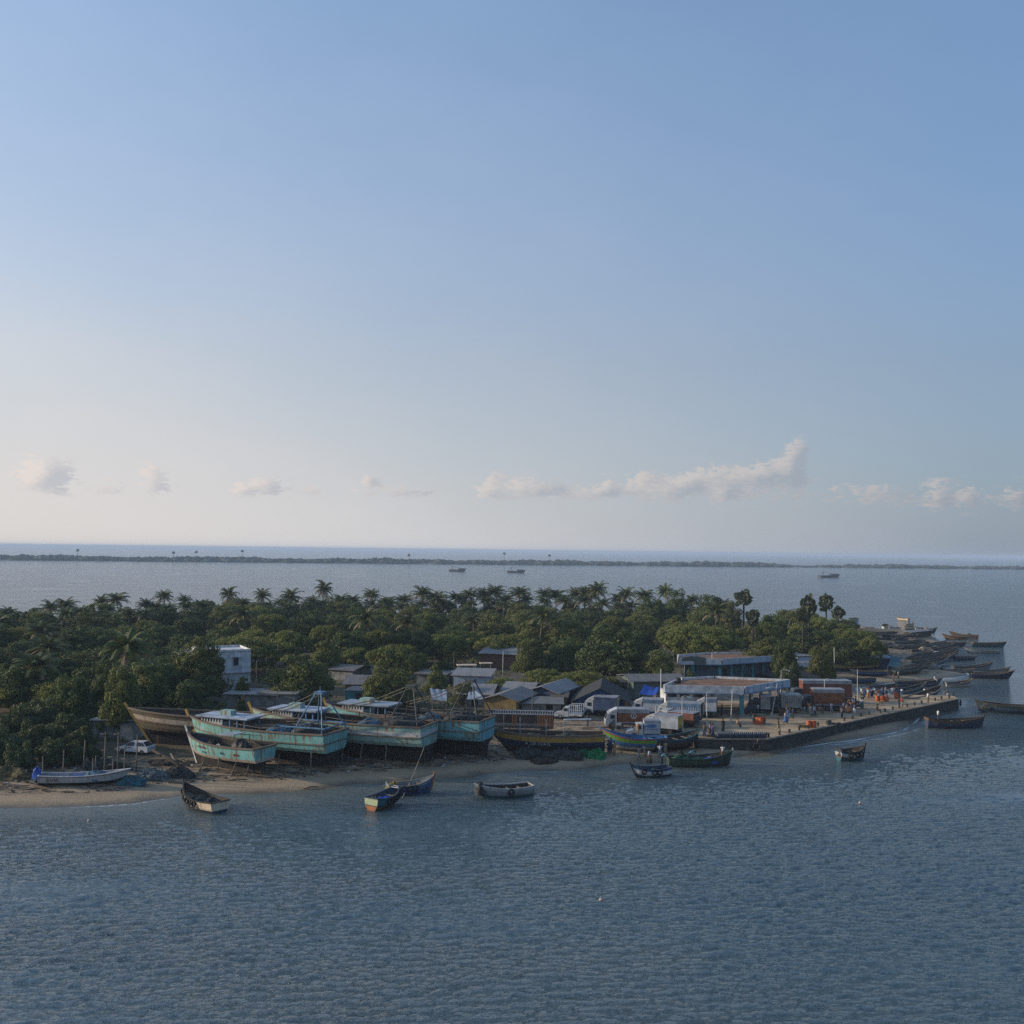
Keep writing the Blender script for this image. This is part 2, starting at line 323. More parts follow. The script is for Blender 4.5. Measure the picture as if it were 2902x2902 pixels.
def water_mat():
    m = bpy.data.materials.new('sea_water'); m.use_nodes = True; t = NT(m.node_tree); b = t.n['Principled BSDF']
    tc = t.new('ShaderNodeTexCoord'); oc = tc.outputs['Object']
    a = t.new('ShaderNodeAttribute'); a.attribute_name = 'shore'; sh = a.outputs['Fac']
    n0 = t.noise(oc, .05, 3, .5)
    near = t.m('SUBTRACT', 1, t.m('MULTIPLY', t.m('ADD', sh, t.m('MULTIPLY', n0, 8)), 1/17.0), clamp=True)
    deep = t.mix(n0, (.020, .050, .055), (.030, .062, .064))
    c = t.mix(near, deep, (.15, .16, .125))
    # broken foam where little waves run up the sand
    fn = t.noise(t.scale(oc, (.35, 1.0, 1)), 2.6, 5, .7); big = t.noise(oc, .11, 2, .5)
    edge = t.m('SUBTRACT', 1, t.m('MULTIPLY', t.m('ABSOLUTE', t.m('SUBTRACT', sh, t.m('MULTIPLY_ADD', big, 1.6, -.4))), 2.3), clamp=True)
    sp = t.new('ShaderNodeSeparateXYZ'); t.l.new(oc, sp.inputs[0])
    surf = t.m('ADD', t.m('MULTIPLY', t.m('SUBTRACT', sp.outputs[0], 30), .08, clamp=True), t.m('MULTIPLY', t.m('SUBTRACT', 1, t.m('MULTIPLY', t.m('ABSOLUTE', t.m('ADD', sp.outputs[0], 39)), .13), clamp=True), .75), clamp=True)   # the swell breaks mostly on the open beach beside the quay
    wide = t.m('MULTIPLY', t.m('SUBTRACT', 1, t.m('MULTIPLY', t.m('ABSOLUTE', t.m('SUBTRACT', sh, 1.6)), .55), clamp=True), surf)
    foam = t.m('MULTIPLY', t.m('SUBTRACT', t.m('ADD', t.m('MULTIPLY', edge, .5), t.m('ADD', t.m('MULTIPLY', wide, .46), fn)), .90), 5, clamp=True)
    foam = t.m('MULTIPLY', foam, t.m('MULTIPLY_ADD', t.m('SUBTRACT', big, .46), 7, surf, clamp=True))
    c = t.mix(foam, c, (.62, .64, .64)); t.l.new(c, b.inputs['Base Color'])
    b.inputs['IOR'].default_value = 2.35
    # wind slicks: long streaks far out where the chop is weaker
    wv = t.new('ShaderNodeVectorMath', operation='ADD'); t.l.new(oc, wv.inputs[0]); nn_ = t.new('ShaderNodeTexNoise', inp={'Scale': .004, 'Detail': 3}); t.l.new(oc, nn_.inputs['Vector']); sc_ = t.new('ShaderNodeVectorMath', operation='SCALE'); t.l.new(nn_.outputs['Color'], sc_.inputs[0]); sc_.inputs['Scale'].default_value = 130; t.l.new(sc_.outputs[0], wv.inputs[1])
    sl = t.noise(t.scale(wv.outputs[0], (.0022, .010, 1)), 1.0, 4, .6); slick = t.m('MULTIPLY', t.m('SUBTRACT', sl, .55), 6, clamp=True)
    cd_ = t.new('ShaderNodeVectorMath', operation='LENGTH'); t.l.new(oc, cd_.inputs[0]); dist = cd_.outputs['Value']
    far = t.m('MULTIPLY', t.m('SUBTRACT', dist, 190), 1/500.0, clamp=True)
    rough = t.m('ADD', .025, t.m('MULTIPLY', far, .13)); rough = t.m('MULTIPLY', rough, t.m('SUBTRACT', 1, t.m('MULTIPLY', t.m('MULTIPLY', slick, far), .45)))
    t.l.new(t.m('MAXIMUM', rough, t.m('MULTIPLY', foam, .8)), b.inputs['Roughness'])
    def mus(sc, sx, sy, rot, d, ro):
        mp = t.new('ShaderNodeMapping'); t.l.new(oc, mp.inputs[0]); mp.inputs['Rotation'].default_value = (0, 0, R(rot)); mp.inputs['Scale'].default_value = (sx, sy, 1)
        return t.noise(mp.outputs[0], sc, d, ro)
    h = t.m('ADD', mus(2.3, .5, 1.45, 10, 5, .66), t.m('MULTIPLY', mus(5., .5, 1.5, -8, 4, .65), .45))
    h = t.m('ADD', h, t.m('MULTIPLY', mus(.95, .5, 1.5, 16, 3, .6), 1.2))
    mid = t.m('MULTIPLY', t.m('SUBTRACT', dist, 85), 1/60.0, clamp=True); mid2 = t.m('MULTIPLY', t.m('SUBTRACT', dist, 180), 1/200.0, clamp=True)
    h = t.m('ADD', h, t.m('MULTIPLY', t.m('MULTIPLY', mus(.55, .45, 1.5, 8, 5, .68), 3.2), mid))
    h = t.m('ADD', h, t.m('MULTIPLY', t.m('MULTIPLY', mus(.16, .45, 1.5, 5, 5, .68), 5.0), mid2))
    amt = t.m('MULTIPLY', t.m('SUBTRACT', 1, t.m('MULTIPLY', t.m('MULTIPLY', slick, far), .6)), t.m('MULTIPLY_ADD', sh, .07, .35, clamp=True))
    gu = t.noise(t.scale(oc, (.55, 1.3, 1)), .045, 3, .6); amt = t.m('MULTIPLY', amt, t.m('MULTIPLY_ADD', t.m('SUBTRACT', gu, .38), 3.2, .45, clamp=True))
    bp = t.new('ShaderNodeBump', inp={'Strength': amt, 'Height': h, 'Distance': BUMPD*1.15}); t.l.new(bp.outputs[0], b.inputs['Normal'])
    return m
me.materials.append(water_mat())
wo = bpy.data.objects.new('water', me); COL.objects.link(wo); struct(wo)

# ---------------------------------------------------------------- ground
def sand_mat():
    m = bpy.data.materials.new('beach_sand'); m.use_nodes = True; t = NT(m.node_tree); b = t.n['Principled BSDF']
    tc = t.new('ShaderNodeTexCoord'); oc = tc.outputs['Object']; sp = t.new('ShaderNodeSeparateXYZ'); t.l.new(oc, sp.inputs[0]); z = sp.outputs[2]
    n = t.noise(oc, .35, 6, .65); n2 = t.noise(oc, 3.1, 5, .7); n3 = t.noise(t.scale(oc, (.6, 1.6, 1)), .9, 4, .7)
    dry = t.mix(n, (.33, .25, .16), (.46, .355, .235))
    dry = t.mix(t.m('MULTIPLY', n2, .45), dry, (.22, .165, .105))
    wet = t.m('SUBTRACT', 1, t.m('MULTIPLY', t.m('ADD', z, t.m('MULTIPLY_ADD', n, .3, -.15)), 4.5), clamp=True)
    c = t.mix(wet, dry, (.13, .105, .075))
    a = t.new('ShaderNodeAttribute'); a.attribute_name = 'inland'; d = a.outputs['Fac']
    # tidewrack, twigs and dirt above the tide line
    deb = t.m('MULTIPLY', t.m('SUBTRACT', t.m('ADD', n3, t.m('MULTIPLY', n2, .45)), .645), 6, clamp=True)
    band = t.m('MULTIPLY', t.m('SUBTRACT', d, 3.0), .4, clamp=True)
    c = t.mix(t.m('MULTIPLY', deb, band), c, (.065, .05, .04))
    soil = t.mix(n, (.06, .055, .035), (.11, .09, .055))
    a2 = t.new('ShaderNodeAttribute'); a2.attribute_name = 'soil'; c = t.mix(t.m('ADD', a2.outputs['Fac'], t.m('MULTIPLY_ADD', n3, .5, -.25), clamp=True), c, soil)
    t.l.new(c, b.inputs['Base Color']); t.l.new(t.m('SUBTRACT', .95, t.m('MULTIPLY', wet, .55)), b.inputs['Roughness']); b.inputs['Specular IOR Level'].default_value = .3
    bp = t.new('ShaderNodeBump', inp={'Strength': .6, 'Height': t.m('ADD', n2, n), 'Distance': .12}); t.l.new(bp.outputs[0], b.inputs['Normal'])
    return m
gx_ = np.concatenate([np.arange(-210, -62, 4.), np.arange(-62, 112, .9), np.arange(113, 190, 2.)])
gy_ = np.concatenate([np.arange(84, 215, .9), np.arange(216, 430, 3.)])
GX, GY = np.meshgrid(gx_, gy_); GP = np.c_[GX.ravel(), GY.ravel()]; gd = sdist(GP)
gh = hsd(gd)+np.where(gd > 2, .05*np.sin(GP[:, 0]*.9+np.sin(GP[:, 1]*.7)*2)*np.sin(GP[:, 1]*1.1), 0)
gi = np.arange(len(GP)).reshape(len(gy_), len(gx_)); gf = np.stack([gi[:-1, :-1], gi[:-1, 1:], gi[1:, 1:], gi[1:, :-1]], -1).reshape(-1, 4)
gf = gf[(gd[gf].max(1) > -14)]
me = bpy.data.meshes.new('ground'); me.vertices.add(len(GP)); me.vertices.foreach_set('co', np.c_[GP, gh].ravel())
me.loops.add(gf.size); me.loops.foreach_set('vertex_index', gf.ravel()); me.polygons.add(len(gf)); me.polygons.foreach_set('loop_start', np.arange(len(gf))*4)
me.polygons.foreach_set('use_smooth', [True]*len(gf)); me.update(calc_edges=True)
at = me.attributes.new('inland', 'FLOAT', 'POINT'); at.data.foreach_set('value', gd.astype('f'))
soil = np.clip((gd-9)/10, 0, .9)
for cx, cy, r in ((50, 160, 34), (14, 140, 12), (85, 210, 38), (26, 150, 16)): soil *= np.clip((np.hypot(GP[:, 0]-cx, GP[:, 1]-cy)-r)/8, 0, 1)
at = me.attributes.new('soil', 'FLOAT', 'POINT'); at.data.foreach_set('value', soil.astype('f'))
me.materials.append(sand_mat()); go = bpy.data.objects.new('ground', me); COL.objects.link(go); struct(go)
# quay: slab with stained concrete wall, sandy top
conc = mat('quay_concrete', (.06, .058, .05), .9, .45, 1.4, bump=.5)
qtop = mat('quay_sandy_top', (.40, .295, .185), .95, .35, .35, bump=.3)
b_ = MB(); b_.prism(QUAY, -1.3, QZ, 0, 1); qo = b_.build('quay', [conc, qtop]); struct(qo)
qe = MB()                                       # coping along the sea side, 3 cm proud
for i in (0, 1):
    a, c = Vector((*QUAY[i], QZ+.03)), Vector((*QUAY[i+1], QZ+.03)); qe.bar(a, c, .34, .14)
tag(qe.build('coping_kerb', mat('quay_edge', (.22, .19, .145), .9, .3, 2.)), 'worn concrete edge running along the quay wall', 'kerb')

# ---------------------------------------------------------------- far spit with its wood
spit_m = mat('spit_sand', (.45, .42, .36), .9, .2, .05)
wood_m = leafmat('far_wood_leaf', (.028, .038, .030), (.042, .052, .038), .05, .7)
sp = MB(); xsn = []
for px in range(-400, 3400, 40):
    yb = 1587+(px)*(1603-1587)/2902*1.0+ (0 if px > 640 else 1.5); yb = 1587.5+px*.0092
    D = (CAMH)*FPX/(yb-(1543.2+px*.01172)); xsn.append(((px-1451)/FPX*D, D))
sec = [(-14, -.6), (0, .15), (10, 1.0), (120, 1.2), (150, -.6)]
vs = [(x, y+a, z) for x, y in xsn for a, z in sec]; k = len(sec)
sp.add(vs, [(i*k+j, (i+1)*k+j, (i+1)*k+j+1, i*k+j+1) for i in range(len(xsn)-1) for j in range(k-1)]); struct(sp.build('spit', spit_m))
rs = random.Random(5); fw = MB()
def blob(mb, c, rx, ry, rz, n=9, m=5, seed=0):
    r = random.Random(seed); vs = []
    for i in range(m+1):
        for j in range(n):
            a = math.pi*i/m/1.9; bth = 2*math.pi*j/n; q = 1+r.uniform(-.22, .22)
            vs.append((c[0]+rx*math.sin(a)*math.cos(bth)*q, c[1]+ry*math.sin(a)*math.sin(bth)*q, c[2]+rz*math.cos(a)*q))
    mb.add(vs, [(i*n+j, (i+1)*n+j, (i+1)*n+(j+1) % n, i*n+(j+1) % n) for i in range(m) for j in range(n)])
def spit_at(px):
    for i in range(len(xsn)-1):
        qa, qb = 1451+FPX*xsn[i][0]/xsn[i][1], 1451+FPX*xsn[i+1][0]/xsn[i+1][1]
        if qa <= px <= qb: f = (px-qa)/(qb-qa); return xsn[i][0]*(1-f)+xsn[i+1][0]*f, xsn[i][1]*(1-f)+xsn[i+1][1]*f
    return xsn[-1]
i = 0; px = -390.
while px < 3350:
    x, y = spit_at(px); low = 1 if not (2260 < px < 2340 or 2390 < px < 2420) else .55
    hgt = (7.0+.9*math.sin(px*.013)+.7*math.sin(px*.047+1))*(1 if px < 2200 else .78)*low
    for q in range(3):
        rr = rs.uniform(7, 13); blob(fw, (x+rs.uniform(-8, 8), y+rs.uniform(14, 70)*(.3 if q == 0 else 1), -.2), rr, rr, max(2.5, hgt*rs.uniform(.7, 1.1)), seed=i); i += 1
    px += rs.uniform(4, 8)
fo = fw.build('far_wood', wood_m); struct(fo, 'stuff')
# ---------------------------------------------------------------- trees
ORD = 'first second third fourth fifth sixth seventh eighth ninth tenth eleventh twelfth thirteenth fourteenth fifteenth sixteenth seventeenth eighteenth nineteenth twentieth'.split()
TENS = {2: 'twenty', 3: 'thirty', 4: 'forty', 5: 'fifty', 6: 'sixty'}
def nth(i): return ORD[i] if i < 20 else (TENS[(i+1)//10]+'-'+ORD[(i+1) % 10-1] if (i+1) % 10 else TENS[(i+1)//10][:-1]+'ieth')
def cards(C, N, size, rnd, asp=.6):            # many small leaf faces: centres C, outward directions N
    n = len(C); a = rnd.normal(size=(n, 3)); N = N+a*.55; N /= np.linalg.norm(N, axis=1)[:, None]
    U = np.cross(N, rnd.normal(size=(n, 3))); U /= np.linalg.norm(U, axis=1)[:, None]+1e-9; V = np.cross(N, U)
    s = size*(.6+.8*rnd.random(n))[:, None]
    return np.stack([C-U*s*.5, C+V*s*asp*.5, C+U*s*.5, C-V*s*asp*.5], 1)
def quadmesh(name, Q, m, extra=None):
    n = len(Q); me = bpy.data.meshes.new(name); me.vertices.add(4*n); me.vertices.foreach_set('co', Q.reshape(-1).astype('f'))
    me.loops.add(4*n); me.loops.foreach_set('vertex_index', np.arange(4*n)); me.polygons.add(n); me.polygons.foreach_set('loop_start', np.arange(n)*4)
    me.materials.append(m); me.update(calc_edges=True); return me
G1 = leafmat('leaf_dark', (.030, .050, .018), (.078, .100, .029))
G2 = leafmat('leaf_mid', (.052, .070, .022), (.125, .135, .036))
G3 = leafmat('leaf_acacia', (.064, .090, .025), (.150, .158, .038), .35)
G4 = leafmat('leaf_scrub', (.035, .055, .020), (.085, .10, .045), .25, .3)
G5 = leafmat('palm_leaf', (.036, .056, .018), (.085, .10, .030), .2, .28)
G6 = leafmat('palmyra_leaf', (.032, .046, .020), (.075, .085, .034), .1, .4)
BK = mat('bark', (.13, .105, .08), .9, .4, 3, bump=.5)
PBK = mat('palm_bark', (.20, .17, .135), .9, .35, 4, bump=.4)
DTK = mat('dark_bark', (.06, .052, .045), .9, .35, 3)
DRY = mat('dry_frond', (.26, .19, .11), .8, .4, 3)
def crown(seed, kind):
    r = np.random.default_rng(seed); Q = []
    if kind == 'broad': rx, h, nl, nf, sz, lr, z0 = 5., 8.5, 62, 210, .32, (.6, 1.9), .16
    elif kind == 'acacia': rx, h, nl, nf, sz, lr, z0 = 6.5, 5.5, 74, 190, .26, (.5, 1.5), .16
    elif kind == 'scrub': rx, h, nl, nf, sz, lr, z0 = 3.2, 4.0, 24, 230, .24, (.6, 1.1), .12
    for i in range(nl):
        a = r.random()*6.28; q = math.sqrt(r.random())
        top = math.sqrt(max(0, 1-q*q))
        zz = h*(z0+(1-z0)*(top*(.35+.65*r.random()) if kind != 'acacia' else (.35+.5*top*r.random()**.4)))
        R_ = r.uniform(*lr)*(1.1-.35*q); c = np.array([rx*.84*q*math.cos(a), rx*.84*q*math.sin(a), max(zz-R_*.3, .35)])
        d = r.normal(size=(nf, 3)); d /= np.linalg.norm(d, axis=1)[:, None]; flat = np.array([1, 1, .62 if kind != 'acacia' else .42])
        C = c+d*flat*R_*(.62+.45*r.random((nf, 1))**.5)
        Q.append(cards(C, d, sz, r))
    d = r.normal(size=(700, 3)); d /= np.linalg.norm(d, axis=1)[:, None]
    Q.append(cards(np.array([0, 0, h*(.35+z0*.5)])+d*np.array([rx*.62, rx*.62, h*.3]), d, sz*2.4, r))
    Q = np.concatenate(Q); Q[..., 2] *= h/Q[..., 2].max(); return Q, rx*1.02, h
def limbs(seed, rx, h):
    r = random.Random(seed); m = MB(); m.tube([(0, 0, -.3), (.1, 0, h*.2), (.05, .1, h*.42), (0, 0, h*.7)], [.34, .26, .18, .06], 7)
    for k in range(5):
        a = k*1.26+r.random(); m.tube([(.05, 0, h*(.2+.06*k)), (rx*.3*math.cos(a), rx*.3*math.sin(a), h*.5), (rx*.6*math.cos(a), rx*.6*math.sin(a), h*.72)], [.16, .10, .03], 5)
    return m
PROTO = {}
def proto_tree(key, kind, lm, seed):
    Q, rx, h = crown(seed, kind); e = empty(kind)
    c = bpy.data.objects.new('crown', quadmesh('crown', Q, lm)); COL.objects.link(c); c.parent = e
    limbs(seed, rx, h).build('trunk', BK, e, True); PROTO[key] = (e, rx, h)
for i in range(3):
    proto_tree(('broad', i), 'broad', G1, 10+i); proto_tree(('mid', i), 'broad', G2, 20+i)
for i in range(2):
    proto_tree(('acacia', i), 'acacia', G3, 30+i); proto_tree(('scrub', i), 'scrub', G4, 40+i)
def proto_palm(i):
    r = random.Random(60+i); e = empty('palm'); h = 11.; lx, ly = r.uniform(-1, 1), r.uniform(-1, 1)
    tr = MB(); tr.tube([(lx*(1-t)**2*1.2-lx*1.2, ly*(1-t)**2*1.2-ly*1.2, h*t-.2*(t == 0)) for t in np.linspace(0, 1, 7)], [.24, .18, .15, .14, .13, .12, .12], 7)
    tp = Vector((-lx*1.2, -ly*1.2, h)); tr.build('trunk', PBK, e, True)
    Q = []; D2 = MB()
    for k in range(26):
        a = k*2.399+r.uniform(-.2, .2); el = R(86-k*4.2+r.uniform(-9, 9)); Lf = r.uniform(3.6, 4.6); pts = []; p = tp.copy(); ang = el
        for s in range(9):
            pts.append(p.copy()); ang -= R(3+s*1.9)*(1.0 if el > 0 else .7); ang = max(ang, R(-84)); st = Lf/8
            p = p+Vector((math.cos(a)*math.cos(ang), math.sin(a)*math.cos(ang), math.sin(ang)))*st
        sid = Vector((-math.sin(a), math.cos(a), 0)); dead = k > 22
        for s in range(8):
            for q in (0, .33, .66):
                b = pts[s].lerp(pts[s+1], q); d = (pts[s+1]-pts[s]).normalized(); f = (s+q)/8; ll = (.95*math.sin(min(1, f*1.25+.12)*math.pi*.82)+.15)
                for sg in (-1, 1):
                    tip = b+(sid*sg*.78+d*.45+Vector((0, 0, -.42-r.random()*.25))).normalized()*ll*r.uniform(.8, 1.15); w = d*.085
                    qd = [b-w, b+w, tip+w*.3, tip-w*.3]
                    if dead: D2.add(qd, [(0, 1, 2, 3)])
                    else: Q.append([tuple(v) for v in qd])
        D2.tube(pts, [.035]*4+[.02]*5, 3)
    Q = np.array(Q)
    c = bpy.data.objects.new('crown', quadmesh('crown', Q, G5)); COL.objects.link(c); c.parent = e
    D2.build('fronds', DRY, e); PROTO[('palm', i)] = (e, 4.2, h+2.0)
def proto_palmyra(i):
    r = random.Random(80+i); e = empty('palmyra'); h = 10.
    MB().tube([(0, 0, -.2), (.1, 0, h*.5), (0, 0, h)], [.26, .2, .2], 8).build('trunk', DTK, e, True); m = MB(); tp = Vector((0, 0, h+.3))
    for k in range(58):
        z = 1-2*(k+.5)/58*.93; a = k*2.399; q = math.sqrt(max(0, 1-z*z)); d = Vector((q*math.cos(a), q*math.sin(a), z)); L1 = r.uniform(.6, 1.5); b = tp+Vector((d.x, d.y, d.z*1.35))*L1
        u = d.cross(Vector((r.gauss(0, 1), r.gauss(0, 1), r.gauss(0, 1)))).normalized(); m.tube([tp, b], .03, 3)
        nrm = d.cross(u); vs = [b]; n = 13
        for j in range(n):
            an = R(-100+200*j/(n-1)); rr = .78*(1 if j % 2 == 0 else .72); vs.append(b+(d*math.cos(an)+u*math.sin(an))*rr+nrm*(.09 if j % 2 else -.05)+Vector((0, 0, -.12)))
        m.add(vs, [(0, j, j+1) for j in range(1, n)])
    m.build('crown', G6, e); PROTO[('palmyra', i)] = (e, 1.9, h+2.2)
for i in range(6): proto_palm(i)
for i in range(2): proto_palmyra(i)
NAMES = {'broad': 'broadleaf_tree', 'mid': 'broadleaf_tree', 'acacia': 'thorn_tree', 'scrub': 'bush', 'palm': 'coconut_palm', 'palmyra': 'palmyra_palm'}
_tr = random.Random(11); _cnt = {}
def tree(kind, px, ytop, D, wpx, label, group, ground=None):
    p = pd(px, 1600, D); p.z = hz(p.x, p.y) if ground is None else ground
    top = pd(px, ytop, D).z; h = max(1.5, top-p.z); i = _cnt.get(kind, 0); _cnt[kind] = i+1
    nv = len([k for k in PROTO if k[0] == kind]); e, rx, hh = PROTO[(kind, i % nv)]
    c = copy_tree(e); c.name = NAMES[kind]; c.location = p-Vector((0, 0, .1)); c.rotation_euler = (_tr.uniform(-.15, .15), _tr.uniform(-.15, .15), _tr.random()*6.28) if kind == 'palm' else (0, 0, _tr.random()*6.28)
    sx = (wpx*D/FPX/2)/rx if wpx else (h/hh if kind not in ('palm', 'palmyra') else 1)
    if kind in ('palm', 'palmyra'):
        s = max(.6, h/hh); c.scale = (min(1.2, max(1.0, s)), min(1.2, max(1.0, s)), s)
        if wpx: c.scale = (sx, sx, s)
    else: c.scale = (sx, sx, h/hh)
    return tag(c, label, 'palm' if kind in ('palm', 'palmyra') else ('bush' if kind == 'scrub' else 'tree'), group)
# skyline coconut palms (pixel, top of crown, distance)
SK = [(25, 1722, 262), (78, 1735, 250), (132, 1707, 262), (197, 1703, 270), (240, 1722, 262), (285, 1693, 285), (318, 1712, 280), (352, 1682, 290), (400, 1700, 290), (435, 1706, 295), (474, 1678, 300), (525, 1690, 300), (560, 1712, 305), (654, 1668, 300), (700, 1700, 310), (753, 1667, 310), (800, 1690, 315),
      (833, 1674, 310), (880, 1694, 318), (913, 1654, 310), (960, 1688, 325), (988, 1680, 320), (1040, 1672, 320), (1104, 1688, 325), (1150, 1692, 328), (1192, 1660, 320), (1225, 1686, 330), (1252, 1680, 330), (1288, 1678, 330), (1318, 1686, 335), (1340, 1668, 335), (1374, 1664, 335), (1407, 1662, 335), (1440, 1684, 335),
      (1469, 1659, 335), (1500, 1680, 338), (1536, 1667, 340), (1575, 1669, 340), (1605, 1684, 340), (1632, 1663, 340), (1655, 1659, 340), (1680, 1678, 340), (1704, 1646, 335), (1745, 1680, 340), (1787, 1662, 335), (1820, 1671, 330), (1885, 1660, 325), (1960, 1690, 320), (2054, 1696, 300)]
for i, (x, y, D) in enumerate(SK): tree('palm', x, y+_tr.uniform(-5, 8), D, _tr.uniform(62, 92), 'coconut palm standing up on the skyline, %s from the left in its row' % nth(i), 'coconut palms along the skyline')
for i in range(34):
    x = 20+i*56+_tr.uniform(-20, 20); D = min(325, 235+x*.09)+_tr.uniform(-12, 12); y = float(np.interp(x, [0, 300, 700, 1300, 1800, 2000], [1742, 1722, 1702, 1694, 1690, 1706]))+_tr.uniform(-8, 26)
    tree('palm', x, y, D, _tr.uniform(58, 84), 'coconut palm of the row just below the skyline palms, %s from the left' % nth(i), 'coconut palms below the skyline')
# palms lower in the wood
for x, y, D, l in ((698, 1722, 240, 'slim palm with hanging dead fronds between the skyline and the white house'), (1068, 1722, 215, 'tall shaggy coconut palm with pale dead fronds standing clear in the middle of the wood'),
        (1159, 1745, 230, 'coconut palm half sunk in dark trees right of the tall shaggy palm'), (1526, 1718, 235, 'pale shaggy coconut palm in front of the skyline near the middle'), (1570, 1745, 240, 'coconut palm with drooping grey fronds just right of the pale shaggy one'),
        (345, 1792, 135, 'big near coconut palm with hanging fronds above the old dark hull'), (137, 1812, 170, 'coconut palm with yellow midribs low at the left edge of the wood'), (130, 1766, 205, 'coconut palm behind the yellow ribbed palm at the left'), (15, 1742, 225, 'coconut palm at the far left edge below the skyline'),
        (2034, 1712, 250, 'bare coconut palm with one pale broken frond near the right end of the wood'), (90, 1850, 150, 'small coconut palm over the light thorn crowns at the left'), (1345, 1760, 260, 'coconut palm in the dark belt above the middle huts')):
    tree('palm', x, y, D, 0, l, 'coconut palms inside the wood')
for x, y, D, w, l in ((2108, 1671, 300, 52, 'round headed palmyra palm rising over the wood left of the three tall ones'), (2134, 1726, 232, 44, 'palmyra palm on a thin dark trunk above the office building'), (2292, 1684, 235, 46, 'tallest palmyra palm at the right end of the wood'),
        (2276, 1716, 225, 44, 'palmyra palm with grey dead leaves leaning against the tallest one'), (2341, 1682, 262, 46, 'middle palmyra palm of the three heads against the water'), (2376, 1715, 268, 38, 'right hand and lowest palmyra palm against the water'), (698, 1752, 235, 40, 'palmyra palm above the white two storey house')):
    tree('palmyra', x, y, D, w, l, 'palmyra palms')
